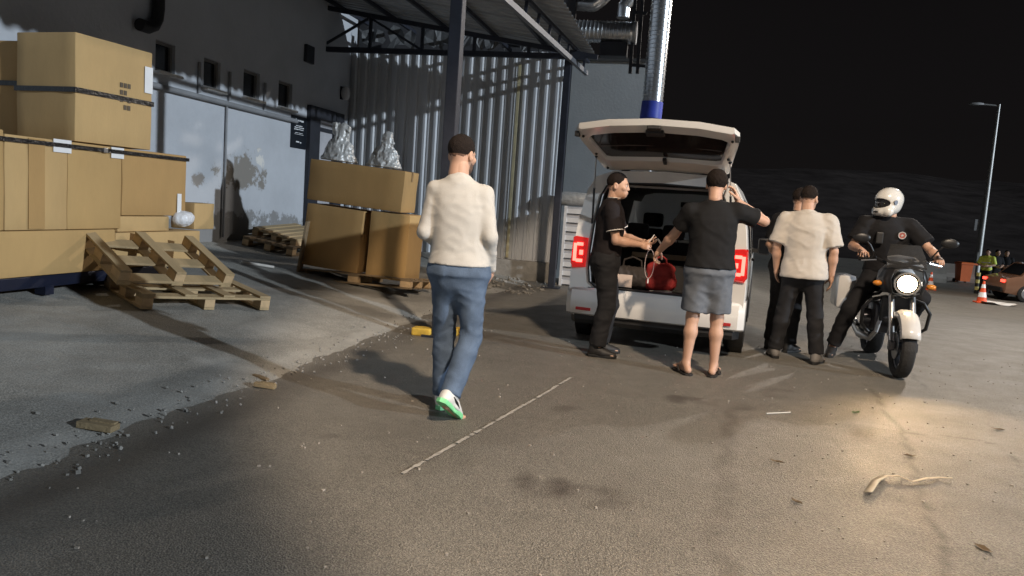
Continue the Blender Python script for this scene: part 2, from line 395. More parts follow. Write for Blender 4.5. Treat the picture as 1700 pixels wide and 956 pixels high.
def person(name, label, base, yaw, pose, wear, scale=1.0, res=.010, seed=1, group=None, head_off=None):
    """pose: local joints (x right, y forward, z up) for a 1.78 m figure; wear: clothes"""
    root = empty(name, base, yaw, label, 'person', group, scale)
    J = {k: np.array(v, float) for k, v in pose.items() if k not in ('head_yaw', 'head_pitch', 'head_roll', 'hands', 'dz', 'feet', 'foot_pitch')}
    dz = pose.get('dz', 0.0); pel, che = J['pelvis'], J['chest']
    def off(z):
        t = np.clip((z-.95)/.45, -.3, 1.25); return pel[0]+(che[0]-pel[0])*t, pel[1]+(che[1]-pel[1])*t
    skin = wear.get('skin', 'skin'); lo, hi = (-.75, -.75, -.03), (.75, .85, 1.62+dz)
    allp = np.array([J[k] for k in J]); lo = np.minimum(allp.min(0)-.25, (-.3, -.3, -.03)); hi = np.maximum(allp.max(0)+.25, (.3, .3, 1.6+dz))
    # ---- body
    g = SDF(lo, hi, res*1.15)
    g.torso(PROF, off, .90, 1.46, -.014, dz=dz)
    for s in 'LR':
        sx = 1 if s == 'R' else -1; sh, el, wr = J['shoulder'+s], J['elbow'+s], J['wrist'+s]; hp, kn, an = J['hip'+s], J['knee'+s], J['ankle'+s]
        ox, oy = off(1.46); g.cone((ox, oy-.01, 1.475+dz), sh, .052, .052, .03)
        ls = .72 if wear['shirt'].get('long') else 1.0; g.cone(sh, el, .050*ls, .040*ls, .02*ls); g.cone(el, el+(wr-el)*.35, .041*ls, .043*ls, .02*ls); g.cone(el+(wr-el)*.3, wr, .043*ls, .027, .02*ls)
        g.cone(hp, kn, .086, .056, .03); cf = kn+(an-kn)*.32+np.array((0, -.015, 0)); g.cone(kn, cf, .052, .056, .03); g.cone(cf, an, .055, .034, .03)
        fd = pose.get('feet', {}).get(s, (sx*.15, 1)); fd = np.array((fd[0], fd[1], 0))/math.hypot(*fd); fp = pose.get('foot_pitch', {}).get(s, 0.)
        heel = an-fd*.045*math.cos(fp)+np.array((0, 0, -.055+.0*fp)); 
        toe = an+fd*(.15*math.cos(fp))+np.array((0, 0, -.058-.19*math.sin(fp))); side = np.array((-fd[1], fd[0], 0))
        g.cone(an, heel, .034, .028, .02); g.cone(an+fd*.02, toe, .034, .021, .02, (np.array((0, 0, 1.)), 1.25)); g.cone(heel, toe, .026, .021, .02)
        for tt in (-.028, -.009, .009, .028):
            g.cone(toe+side*tt-fd*.01, toe+side*tt+fd*.022, .013, .011, .008)
    nb = np.array((*off(1.52), 1.52+dz)); hc = nb+np.array((0, .035, .145)) + (np.array(head_off) if head_off is not None else 0)
    g.cone(nb-np.array((0, .012, .05)), hc+np.array((0, -.03, -.06)), .060, .054, .03)
    parts = [g.mesh()]
    HY, HP, HR = pose.get('head_yaw', 0.), pose.get('head_pitch', 0.), pose.get('head_roll', 0.)
    HMx = Matrix.Rotation(HY, 3, 'Z') @ Matrix.Rotation(HP, 3, 'X') @ Matrix.Rotation(HR, 3, 'Y'); HN = np.array(HMx)
    if 'h' not in _HM: _HM['h'] = head_mesh()
    V, Fc = _HM['h']; parts.append((V @ HN.T + hc, Fc))
    for s in 'LR':
        hd = pose.get('hands', {}).get(s, {}); sx = 1 if s == 'R' else -1; wr, el = J['wrist'+s], J['elbow'+s]; d = hd.get('dir'); d = np.array(d, float) if d is not None else (wr-el)
        parts.append(hand_mesh(wr-.004*d/np.linalg.norm(d), d, hd.get('palm', (-sx, 0, 0)), sx, hd.get('curl', .3), thumb=hd.get('thumb', .4)))
    body = smooth_obj('body', join_meshes(parts), mat('skin', (.50, .30, .21), .55, var=.12, vscale=9, bump=.05, bscale=120), root, relax=0)
    # ---- face and hair
    for sx in (-1, 1):
        e = MB().ball((0, 0, 0), .0105, 10, 6); p = hc+HN @ np.array((sx*.031, .0835, .002)); eo = e.build('eye', mat('eye_white', (.55, .52, .50), .25, var=0), root, 'all', loc=p)
        ir = MB().ball((0, .0062, 0), .0058, 8, 5).build('iris', mat('eye_dark', (.02, .014, .01), .2, var=0), eo, 'all'); eo.rotation_euler = HMx.to_euler()
        if not wear.get('helmet'):
            one('eyebrow', mat('hair_dark', (.018, .013, .011), .9, var=.4, vscale=90, bump=.6, bscale=140, spec=.15), root, lambda mb: mb.tube([hc+HN @ np.array(q) for q in ((sx*.014, .0945, .021), (sx*.030, .0945, .026), (sx*.047, .083, .021))], [.0035, .0042, .002], 6), True)
    if wear.get('hair'):
        key = wear['hair']
        if key not in _HM: _HM[key] = hair_mesh(key)
        V, Fc = _HM[key]; smooth_obj('hair', (V @ HN.T+hc, Fc), mat('hair_dark', (.018, .013, .011), .9, var=.4, vscale=90, bump=.6, bscale=140, spec=.15), root, 0)
        if key == 'short':
            if 'fade' not in _HM: _HM['fade'] = hair_mesh('fade')
            V, Fc = _HM['fade']; smooth_obj('hair_fade', (V @ HN.T+hc, Fc), mat('hair_fade', (.16, .095, .068), .85, var=.45, vscale=110, spec=.2), root, 0)
    if wear.get('beard'):
        g = SDF((-.1, -.03, -.15), (.1, .14, .03), .006); g.ell((0, .0275, -.03), (.0635, .0735, .093), .02); g.ell((0, .0415, -.086), (.0455, .0515, .036), .03)
        sl, (X, Y, Z) = g.sub(g.lo, g.lo+g.n*g.h); g.F = np.maximum(g.F, np.maximum(Z+.045-np.clip(.05-Y, 0, .1)*.55, .008-Y)).astype(np.float32)
        V, Fc = g.mesh(); smooth_obj('beard', (V @ HN.T+hc, Fc), mat('stubble', (.10, .06, .045), .8, var=.3, vscale=90), root, 1)
    # ---- trousers or shorts
    t = wear['trousers']; g = SDF(lo, hi, res); ease = t.get('ease', 0.)
    g.torso(PROF, off, .92, t.get('waist', 1.03), .008+ease*.5, .05, dz=dz); x0, y0 = off(.9); g.ell((x0, y0-.010, .905+dz), (.166+ease*.5, .128+ease*.5, .125), .06); g.ell((x0, y0, .85+dz), (.10, .095, .10), .06)
    for s in 'LR':
        hp, kn, an = J['hip'+s], J['knee'+s], J['ankle'+s]
        if t.get('short'):
            q = hp+(kn-hp)*t['short']; g.cone(hp, q, .098+ease, .086+ease*1.6, .07, endb=True)
        else:
            g.cone(hp, kn, .098+ease, .068+ease, .07); cf = kn+(an-kn)*.3+np.array((0, -.012, 0)); hem = kn+(an-kn)*t.get('hem', .97)
            g.cone(kn, cf, .068+ease, .068+ease, .03); g.cone(cf, hem, .068+ease, t.get('hem_r', .062)+ease, .02, endb=True)
    g.ripple(folds(seed, t.get('fold', .0045)))
    tm = smooth_obj('shorts' if t.get('short') else t.get('name', 'trousers'), g.mesh(), t['mat'], root, 1)
    if t.get('pockets'):
        for sx in (-1, 1):
            x0, y0 = off(.89); c = Vector((x0+sx*.085, y0-.142-ease, .875+dz))
            one('back_pocket', t['mat'], tm, lambda mb: mb.prism([(-.062, .07), (.062, .07), (.060, -.055), (0, -.080), (-.060, -.055)], 1, -.004, .012)).location = c
    if t.get('belt'):
        g2 = SDF((-.35, -.35, .95+dz), (.35, .35, 1.06+dz), .009); g2.torso(PROF, off, .985, 1.022, .022+ease*.5, .01, dz=dz); smooth_obj('belt', g2.mesh(), mat('belt_leather', (.015, .013, .012), .4, var=.1), root, 1)
    # ---- shirt
    t = wear['shirt']; g = SDF(lo, hi, res); ease = t.get('ease', .008); hem = t.get('hem', .92)
    g.torso(PROF, off, hem, t.get('neck', 1.52), .010+ease, .02, dz=dz, grow_z=((.85, 1.0, 1.2, 1.4, 1.5), (t.get('flare', .012), t.get('flare', .012), t.get('flare', .012)*.7, 0., -.004)))
    g.cone(nb+np.array((0, -.018, -.06)), nb+np.array((0, .004, .012)), .084, .069, .02, endb=True)
    for s in 'LR':
        sh, el, wr = J['shoulder'+s], J['elbow'+s], J['wrist'+s]; ox, oy = off(1.46)
        g.cone((ox, oy-.012, 1.470+dz), sh, .062, .062+ease, .03)
        if t.get('long'):
            e2 = t.get('arm_ease', .006); g.cone(sh, el, .062+e2, .050+e2, .03); cuff = el+(wr-el)*t.get('cuff', .96); g.cone(el, cuff, .050+e2, .036+e2, .02, endb=True)
        else:
            f = t.get('sleeve', .6); q = sh+(el-sh)*f; g.cone(sh, q, .064+ease, .060+ease*1.7, .035, endb=True)
    g.ripple(folds(seed+11, t.get('fold', .004)))
    sm = smooth_obj(t.get('name', 'shirt'), g.mesh(), t['mat'], root, 1)
    if t.get('collar'):
        g2 = SDF(nb-.13+np.array((0, 0, 0)), nb+.13, .007); g2.cone(nb+np.array((0, .004, -.035)), nb+np.array((0, .012, .030)), .079, .066, .01, enda=True, endb=True); g2.cone(nb+np.array((0, .02, -.1)), nb+np.array((0, .03, .06)), .058, .056, .006, mode='d')
        co = smooth_obj('collar', g2.mesh(), t['mat'], sm, 1)
        one('collar_stripe', mat('trim_white', (.7, .66, .62), .8, var=.05), co, lambda mb: mb.torus((0, 0, 0), .069, .0035, n=24, m_=6)).matrix_local = Matrix.Translation(Vector(nb)+Vector((0, .010, .028))) @ Matrix.Rotation(R(90), 4, 'Y')
        for s in 'LR':
            sh, el = J['shoulder'+s], J['elbow'+s]; f = t.get('sleeve', .6); q = Vector(sh+(el-sh)*f); d = Vector(el-sh).normalized()
            M = Matrix.Translation(q-d*.012) @ d.to_track_quat('X', 'Y').to_matrix().to_4x4()
            one('sleeve_stripe', mat('trim_white'), sm, lambda mb: mb.torus((0, 0, 0), .061+ease*1.7, .0045, n=24, m_=6)).matrix_local = M
    # ---- shoes
    f = wear.get('shoes')
    for s in 'LR':
        sx = 1 if s == 'R' else -1; an = J['ankle'+s]; fd = pose.get('feet', {}).get(s, (sx*.15, 1)); fp = pose.get('foot_pitch', {}).get(s, 0.)
        Mx = Matrix.Translation(Vector(an)) @ Matrix.Rotation(math.atan2(fd[1], fd[0])-math.pi/2, 4, 'Z') @ Matrix.Rotation(-fp, 4, 'X')
        if f and f['kind'] == 'shoe':
            g = SDF((-.09, -.13, -.11), (.09, .24, f.get('top', .05)+.04), .008)
            g.cone((0, -.03, -.02), (0, -.012, f.get('top', .04)), .046, .046, .02, endb=True); g.cone((0, -.045, -.048), (0, .05, -.044), .038, .042, .02); g.cone((0, .0, -.012), (0, .11, -.045), .044, .036, .03); g.cone((0, .06, -.05), (0, .165, -.055), .042, .034, .03, (np.array((0,0,1.)), 1.25))
            sl, (X, Y, Z) = g.sub(g.lo, g.lo+g.n*g.h); g.F = np.maximum(g.F, -.068-Z).astype(np.float32)
            so_ = smooth_obj('shoe', g.mesh(), f['mat'], root, 1); so_.matrix_local = Mx
            oc = [(-.034, -.075), (-.040, -.02), (-.038, .06), (-.047, .13), (-.034, .185), (0, .205), (.034, .185), (.047, .13), (.038, .06), (.040, -.02), (.034, -.075), (0, -.092)]
            one('sole', f['sole'], so_, lambda mb: mb.loft([[Vector((x*k, y*(1 if k == 1 else .99), z)) for x, y in oc] for k, z in ((1, -.058), (1.04, -.066), (1.03, -.082), (.96, -.086))]), True)
            if f.get('stripe'):
                one('stripe', f['stripe'], so_, lambda mb: mb.tube([(-.050, -.03, -.02), (-.052, .03, -.035), (-.047, .08, -.048)], [.004, .008, .004], 8)); one('stripe', f['stripe'], so_, lambda mb: mb.tube([(.050, -.03, -.02), (.052, .03, -.035), (.047, .08, -.048)], [.004, .008, .004], 8))
        elif f and f['kind'] == 'flipflop':
            oc = [(-.034, -.075), (-.040, -.02), (-.038, .06), (-.047, .13), (-.034, .185), (0, .205), (.034, .185), (.047, .13), (.038, .06), (.040, -.02), (.034, -.075), (0, -.092)]
            fl = one('flip_flop', f['mat'], root, lambda mb: mb.loft([[Vector((x*1.05, y, z)) for x, y in oc] for z in (-.083, -.090, -.100)]), True); fl.matrix_local = Mx
            one('strap', f['mat'], fl, lambda mb: (mb.tube([(-.046, .03, -.082), (-.036, .075, -.045), (0, .115, -.036), (0, .145, -.078)], .009, 8), mb.tube([(.046, .03, -.082), (.036, .075, -.045), (0, .115, -.036)], .009, 8)), True)
    return root, hc, HMx, J
def T2W(root, p):
    """local figure point -> world"""
    M = Matrix.Translation(root.location) @ Matrix.Rotation(root.rotation_euler[2], 4, 'Z') @ Matrix.Scale(root.scale[0], 4); return M @ Vector(p)
# ------------------------------------------------------------------ the ground
def vnoise(x, y, seed=0):
    xi, yi = np.floor(x).astype(int), np.floor(y).astype(int); fx, fy = x-xi, y-yi; fx = fx*fx*(3-2*fx); fy = fy*fy*(3-2*fy)
    def hsh(a, b):
        q = np.sin(a*127.1+b*311.7+seed*74.7)*43758.5453; return q-np.floor(q)
    return (hsh(xi, yi)*(1-fx)+hsh(xi+1, yi)*fx)*(1-fy)+(hsh(xi, yi+1)*(1-fx)+hsh(xi+1, yi+1)*fx)*fy
def fbm(x, y, seed=0, o=4):
    s = 0; a = .5
    for i in range(o): s = s+a*vnoise(x*2**i, y*2**i, seed+i); a *= .5
    return s
def pl_dist(x, y, pts):
    d = np.full(x.shape, 1e9)
    for (x0, y0), (x1, y1) in zip(pts[:-1], pts[1:]):
        dx, dy = x1-x0, y1-y0; t = np.clip(((x-x0)*dx+(y-y0)*dy)/(dx*dx+dy*dy+1e-9), 0, 1)
        d = np.minimum(d, np.hypot(x-x0-t*dx, y-y0-t*dy))
    return d
def lines(dense_a, dense_b, st, lo, hi):
    c = list(np.arange(dense_a, dense_b, st)); s = st; v = c[-1]
    while v < hi: s *= 1.28; v += s; c.append(min(v, hi))
    s = st; v = dense_a
    while v > lo: s *= 1.4; v -= s; c.insert(0, max(v, lo))
    return np.array(c)
def grid_obj(name, xs, ys, zf, attrs, material):
    X, Y = np.meshgrid(xs, ys, indexing='ij'); Z = zf(X, Y); nx, ny = X.shape
    me = bpy.data.meshes.new(name); V = np.stack((X, Y, Z), -1).reshape(-1, 3)
    I = np.arange(nx*ny).reshape(nx, ny); Q = np.stack((I[:-1,:-1], I[1:,:-1], I[1:,1:], I[:-1,1:]), -1).reshape(-1, 4)
    me.from_pydata(V.tolist(), [], Q.tolist()); me.polygons.foreach_set('use_smooth', [True]*len(me.polygons))
    for k, fn in attrs.items():
        a = me.attributes.new(k, 'FLOAT', 'POINT'); a.data.foreach_set('value', np.clip(fn(X, Y), 0, 1).reshape(-1).astype(np.float32))
    me.materials.append(material); o = bpy.data.objects.new(name, me); COL.objects.link(o); tag(o, kind='structure'); return o
def P2(px, py): p = onZ(px, py); return (p.x, p.y)
def road_stain(X, Y):
    wx, wy = X+.10*(fbm(X*5, Y*5, 3)-.5)*2, Y+.10*(fbm(X*5, Y*5, 9)-.5)*2; s = np.zeros_like(X); tex = .15+2.6*(fbm(X*8, Y*8, 21, 5)-.33)
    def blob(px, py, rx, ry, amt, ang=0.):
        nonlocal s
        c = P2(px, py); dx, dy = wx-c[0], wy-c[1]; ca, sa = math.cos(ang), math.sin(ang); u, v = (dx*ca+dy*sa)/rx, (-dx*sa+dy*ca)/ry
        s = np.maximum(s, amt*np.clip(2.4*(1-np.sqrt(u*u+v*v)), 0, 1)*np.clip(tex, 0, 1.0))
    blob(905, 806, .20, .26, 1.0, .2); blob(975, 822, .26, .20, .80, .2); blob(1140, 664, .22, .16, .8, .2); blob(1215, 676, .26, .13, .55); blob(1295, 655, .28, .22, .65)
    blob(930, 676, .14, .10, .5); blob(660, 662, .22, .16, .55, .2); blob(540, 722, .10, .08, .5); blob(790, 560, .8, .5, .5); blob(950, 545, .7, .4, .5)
    for pts, w, amt in (([(1208, 672), (1205, 760), (1200, 860), (1195, 960)], .055, .5), ([(1180, 985), (1195, 940)], .06, .5)):
        s = np.maximum(s, amt*np.clip(1.5*(1-pl_dist(wx, wy, [P2(*p) for p in pts])/w), 0, 1)*np.clip(tex+.25, 0, 1))
    for pts, w, amt in (([(1438, 636), (1468, 680), (1500, 722), (1512, 765), (1530, 820), (1560, 900), (1580, 980)], .022, .75), ([(1500, 718), (1560, 724), (1620, 731), (1655, 738), (1700, 778)], .020, .8), ([(1485, 590), (1540, 648)], .02, .6), ([(1655, 738), (1640, 700)], .014, .3)):
        s = np.maximum(s, amt*np.clip(1.6*(1-pl_dist(X+.06*(fbm(X*7, Y*7, 5)-.5), Y+.06*(fbm(X*7, Y*7, 6)-.5), [P2(*p) for p in pts])/w), 0, 1))
    band = np.exp(-((X-(-2.72+.16*(fbm(X*.8, Y*.8, 31)-.5)*2))/.17)**2)*np.clip(.35+1.3*(fbm(X*1.3, Y*1.3, 17)-.25), 0, 1)
    s = np.maximum(s, .8*band)
    s = np.maximum(s, .35*np.clip(2.2*(fbm(X*.7+4, Y*.7, 44)-.55), 0, 1))
    return s
def road_pale(X, Y):
    p = .22*np.clip(3*(fbm(X*1.1, Y*1.1, 61)-.52), 0, 1)
    return np.maximum(p, .3*np.exp(-((X+2.95)/.12)**2)*fbm(X*3, Y*3, 8))
def road_h(X, Y):
    near = np.clip(1-(Y-9)/3, 0, 1)*np.clip(1-(X-6)/2, 0, 1)*np.clip((Y-.5), 0, 1)
    h = road_z(X, Y)+near*(.012*(fbm(X*.6, Y*.6, 71)-.5)+.003*(fbm(X*6, Y*6, 72)-.5))
    a, b = np.array(P2(1500, 718)), np.array(P2(1560, 960))       # worn edge of an old patch
    d = (X-a[0])*(b-a)[1]/np.hypot(*(b-a))-(Y-a[1])*(b-a)[0]/np.hypot(*(b-a))
    return h-.006*near*sstep(-.03, .03, d+.12*(fbm(X*3, Y*3, 5)-.5))*sstep(a[1]+.05, a[1]-.05, Y)
asphalt = ground_mat('asphalt', (.205, .192, .170), (.060, .050, .042), (.30, .285, .255), (120., .9, .008), .50)
concrete = ground_mat('yard_concrete', (.30, .295, .275), (.10, .095, .085), (.48, .47, .44), (60., .45, .005), .75)
RX = lines(-3.7, 6.4, .04, -3.71, 320); RY = lines(1.2, 10.2, .04, -25, 420)
grid_obj('road', RX, RY, road_h, {'stain': road_stain, 'pale': road_pale}, asphalt)
def Y2(px, py): p = on_yard(px, py); return (p.x, p.y)
def yard_stain(X, Y):
    wx, wy = X+.14*(fbm(X*2.5, Y*2.5, 13)-.5)*2, Y+.14*(fbm(X*2.5, Y*2.5, 19)-.5)*2; s = np.zeros_like(X)
    for pts, w, amt in (([(540, 500), (640, 525), (730, 545)], .25, .5), ([(150, 470), (500, 480)], .35, .6), ([(700, 470), (900, 470)], .6, .7), ([(560, 480), (760, 500)], .3, .6)):
        s = np.maximum(s, amt*np.clip(1.7*(1-pl_dist(wx, wy, [Y2(*p) for p in pts])/w), 0, 1)*np.clip(.5+fbm(X*3, Y*3, 51), 0, 1))
    return np.maximum(s, .6*np.clip(2.4*(fbm(X*.9, Y*.9, 33)-.5), 0, 1))
def yard_pale(X, Y):
    s = .45*np.clip(3*(fbm(X*.8, Y*.8, 93)-.5), 0, 1)
    d = pl_dist(X, Y, [Y2(350, 592), Y2(470, 622)]); s = np.maximum(s, .7*np.clip(1-d/.22, 0, 1)*fbm(X*8, Y*8, 4)*1.5)
    return np.maximum(s, .5*np.exp(-((X+3.05)/.14)**2)*fbm(X*3, Y*3, 14)*1.6)
YX = np.arange(-7.0, -2.54, .04); YY = lines(1.2, 14.2, .045, -25, 14.25)
grid_obj('yard', YX, YY, lambda X, Y: SLOPE*(EDGE_X-X)+.05*(fbm(X*1.1, Y*1.1, 83)-.5)+.030*(fbm(X*2.7, Y*2.7, 85)-.5)+.014*(fbm(X*7, Y*7, 84)-.5)-.006, {'stain': yard_stain, 'pale': yard_pale}, concrete)
# worn white line on the road
def line_strip():
    a, b = Vector((*P2(668, 786), .004)), Vector((*P2(948, 628), .004)); n = 120; d = (b-a).normalized(); s = Vector((-d.y, d.x, 0)); V = []; Fc = []
    for i in range(n+1):
        t = i/n; c = a.lerp(b, t); w = .013*(.6+.7*random.random()); c.z = .006+float(road_h(np.array([[c.x]]), np.array([[c.y]]))[0, 0])
        V += [c-s*w, c+s*w*(.8+.3*random.random())]
        if i and random.random() > .06: Fc.append((2*i-2, 2*i, 2*i+1, 2*i-1))
    tag(obj('painted_line', V, Fc, mat('worn_paint', (.33, .315, .29), .8, var=.55, vscale=22), None), kind='structure')
line_strip()
# far dark hillside
hx = np.concatenate((np.linspace(-160, 40, 50), np.linspace(44, 330, 60))); hy = np.concatenate((np.linspace(52, 90, 14), np.linspace(100, 330, 16)))
grid_obj('hill', hx, hy, lambda X, Y: -1.2+sstep(52, 150, Y)*(9+10*fbm(X*.02, Y*.02, 5))+1.2*(fbm(X*.3, Y*.3, 6)-.5), {}, mat('dark_scrub', (.045, .038, .036), 1.0, var=.5, vscale=.3, spec=0.))
# ------------------------------------------------------------------ factory building with its long rendered wall
WX = -6.8; WB = 0.30
plaster = mat('plaster_wall', (.40, .42, .45), .85, var=.10, vscale=1.3, bump=.25, bscale=18)
def plaster_marks(M):
    n = M.node_tree; L = n.links; b = n.nodes['Principled BSDF']; src = b.inputs['Base Color'].links[0].from_socket
    tc = n.nodes.new('ShaderNodeTexCoord'); no = n.nodes.new('ShaderNodeTexNoise'); no.inputs['Scale'].default_value = 3.2; no.inputs['Detail'].default_value = 9; no.inputs['Roughness'].default_value = .7
    L.new(tc.outputs['Object'], no.inputs['Vector']); last = src
    def patch(c, sc, col, amp, th, prev):
        mp = n.nodes.new('ShaderNodeMapping'); mp.vector_type = 'POINT'; mp.inputs['Location'].default_value = [-a*s for a, s in zip(c, sc)]; mp.inputs['Scale'].default_value = sc
        L.new(tc.outputs['Object'], mp.inputs[0]); ln = n.nodes.new('ShaderNodeVectorMath'); ln.operation = 'LENGTH'; L.new(mp.outputs[0], ln.inputs[0])
        ma = n.nodes.new('ShaderNodeMath'); ma.operation = 'MULTIPLY_ADD'; ma.inputs[1].default_value = amp; L.new(no.outputs['Fac'], ma.inputs[0]); L.new(ln.outputs['Value'], ma.inputs[2])
        mr = n.nodes.new('ShaderNodeMapRange'); mr.inputs['From Min'].default_value = th+.10; mr.inputs['From Max'].default_value = th-.06; L.new(ma.outputs[0], mr.inputs['Value'])
        mi = n.nodes.new('ShaderNodeMix'); mi.data_type = 'RGBA'; L.new(mr.outputs[0], mi.inputs['Factor']); L.new(prev, mi.inputs['A']); mi.inputs['B'].default_value = (*col, 1); return mi.outputs['Result']
    p = onX(408, 285, WX); q = onX(430, 272, WX); r_ = onX(330, 298, WX); t = onX(375, 390, WX); u = onX(470, 385, WX)
    last = patch(p, (0, 1.15, 2.6), (.20, .185, .165), 2.6, 1.95, last); last = patch(q, (0, 2.0, 3.4), (.60, .585, .55), 2.8, 1.75, last)
    last = patch(r_, (0, 3.5, 6), (.22, .20, .18), 2.2, 1.7, last); last = patch(t, (0, .45, 2.4), (.19, .19, .19), 2.4, 2.0, last); last = patch(u, (0, .7, 2.6), (.20, .20, .20), 2.4, 1.9, last)
    L.new(last, b.inputs['Base Color'])
plaster_marks(plaster)
fb = empty('factory_building', (WX, 6, 0), 0, 'long grey rendered factory wall with small windows behind the cartons on the left', 'building')
def cloc(o, root): o.location = tuple(-a for a in root.location); return o
wins = []
for (x0, x1, ytop, ybot) in ((258, 291, 70, 121), (338, 366, 99, 148), (404, 431, 118, 164), (462, 485, 136, 180)):
    a = onX(x0, (ytop+ybot)/2, WX); b = onX(x1, (ytop+ybot)/2, WX); zt = onX((x0+x1)/2, ytop, WX).z; zb = onX((x0+x1)/2, ybot, WX).z; wins.append((a.y, b.y, zb, zt))
d0, d1 = onX(505, 300, WX).y, onX(561, 300, WX).y; dtop = onX(512, 174, WX).z; holes = wins+[(d0, d1, .0, dtop)]
ys = sorted({-14.0, 14.25, *[v for h in holes for v in h[:2]]}); zs = sorted({-.3, 7.5, *[v for h in holes for v in h[2:]]})
def wall_mesh(mb):
    for i in range(len(ys)-1):
        for j in range(len(zs)-1):
            cy, cz = (ys[i]+ys[i+1])/2, (zs[j]+zs[j+1])/2
            if any(h[0] < cy < h[1] and h[2] < cz < h[3] for h in holes): continue
            mb.add([(WX, ys[i], zs[j]), (WX, ys[i+1], zs[j]), (WX, ys[i+1], zs[j+1]), (WX, ys[i], zs[j+1])], [(0, 1, 2, 3)])
    for y0, y1, z0, z1 in holes:
        for p in (((y0, z0), (y0, z1)), ((y1, z0), (y1, z1)), ((y0, z0), (y1, z0)), ((y0, z1), (y1, z1))):
            (a, b), (c, d) = p; mb.add([(WX, a, b), (WX, c, d), (WX-.16, c, d), (WX-.16, a, b)], [(0, 1, 2, 3)])
w = MB(); wall_mesh(w); bm_w = cloc(w.build('wall', plaster, fb), fb)
cloc(one('roof', mat('roof_felt', (.05, .05, .05), .9), fb, lambda mb: mb.box((WX-4, 0, 7.55), (8.3, 28.6, .12))), fb)
glass_dark = mat('dark_glass', (.01, .011, .013), .12, var=0, spec=.6); frame_m = mat('window_frame_grey', (.16, .155, .15), .6, var=.1)
for y0, y1, z0, z1 in wins:
    wo_ = empty('window', (0, 0, 0)); wo_.parent = fb; cloc(wo_, fb)
    one('frame', frame_m, wo_, lambda mb: [mb.box((WX-.07, y, (z0+z1)/2), (.05, .035, z1-z0)) for y in (y0+.018, y1-.018)]+[mb.box((WX-.07, (y0+y1)/2, z), (.048, y1-y0-.072, .035)) for z in (z0+.018, z1-.018)])
    one('pane', glass_dark, wo_, lambda mb: mb.box((WX-.085, (y0+y1)/2, (z0+z1)/2), (.008, y1-y0-.07, z1-z0-.07)))
    one('sill', mat('sill_stone', (.55, .54, .52), .7, var=.15, vscale=9), wo_, lambda mb: mb.box((WX+.03, (y0+y1)/2, z0-.022), (.15, y1-y0+.08, .04), bev=.006))
# door in its dark steel frame
dr = empty('door'); dr.parent = fb; cloc(dr, fb); dk = mat('dark_steel', (.028, .030, .038), .55, .3, var=.25, vscale=8)
jw = (d1-d0)
one('frame', dk, dr, lambda mb: [mb.box((WX+.02, d0+jw*.14, dtop/2), (.12, jw*.28, dtop)), mb.box((WX+.02, d1-jw*.12, dtop/2), (.12, jw*.24, dtop)), mb.box((WX+.021, (d0+d1)/2, dtop-.10), (.118, jw*.48, .2))])
lf = one('leaf', mat('door_grey', (.36, .36, .38), .6, var=.15, vscale=4, bump=.1), dr, lambda mb: mb.box((WX-.03, d0+jw*.52, dtop/2-.1), (.05, jw*.5, dtop-.2)))
one('rail', dk, lf, lambda mb: mb.box((WX+.005, d0+jw*.52, onX(530, 214, WX).z), (.03, jw*.5, .07)))
one('handle', mat('steel_bright', (.5, .5, .5), .3, .9, var=.1), lf, lambda mb: mb.tube([(WX+.01, d0+jw*.66, 1.42), (WX+.06, d0+jw*.66, 1.42), (WX+.06, d0+jw*.58, 1.42)], .010, 8))
# ledge pipe, conduits, elbow pipe, sockets
pz = onX(257, 138, WX).z-.02
cloc(one('conduit', mat('conduit_grey', (.20, .205, .215), .6, var=.2, vscale=3), fb, lambda mb: mb.tube([(WX+.045, 5.0, pz), (WX+.045, d0-.42, pz-.03)], .038, 10), True), fb)
for px in (327, 378, 437):
    q = onX(px, 165, WX); cloc(one('conduit', MATS['conduit_grey'], fb, lambda mb: mb.tube([(WX+.03, q.y, pz+.45), (WX+.03, q.y, pz+.04)], .022, 8), True), fb)
q = onX(373, 200, WX); cloc(one('conduit', MATS['conduit_grey'], fb, lambda mb: mb.tube([(WX+.03, q.y, pz-.04), (WX+.03, q.y, .62)], .018, 8), True), fb)
a, b = onX(252, 0, WX), onX(222, 50, WX); zb_ = onX(240, 48, WX).z
cloc(one('vent_pipe', mat('black_pipe', (.008, .008, .009), .6, var=.2), fb, lambda mb: mb.tube([(WX+.10, a.y, 5.2), (WX+.10, a.y, zb_+.28), (WX+.10, a.y-.02, zb_+.15), (WX+.11, a.y-.09, zb_+.05), (WX+.12, a.y-.2, zb_), (WX+.12, b.y-.05, zb_)], .075, 14), True), fb)
q = onX(511, 90, WX); cloc(one('vent_grille', dk, fb, lambda mb: mb.box((WX+.03, q.y, q.z), (.06, .28, .30), bev=.01)), fb)
q = onX(568, 155, WX); wl = cloc(one('wall_lamp', mat('lamp_shell', (.5, .5, .5), .4, var=.1), fb, lambda mb: mb.ball((WX+.10, q.y-.05, q.z), (.09, .09, .13))), fb)
one('bracket', dk, wl, lambda mb: mb.box((WX+.01, q.y-.05, q.z), (.05, .08, .24)))
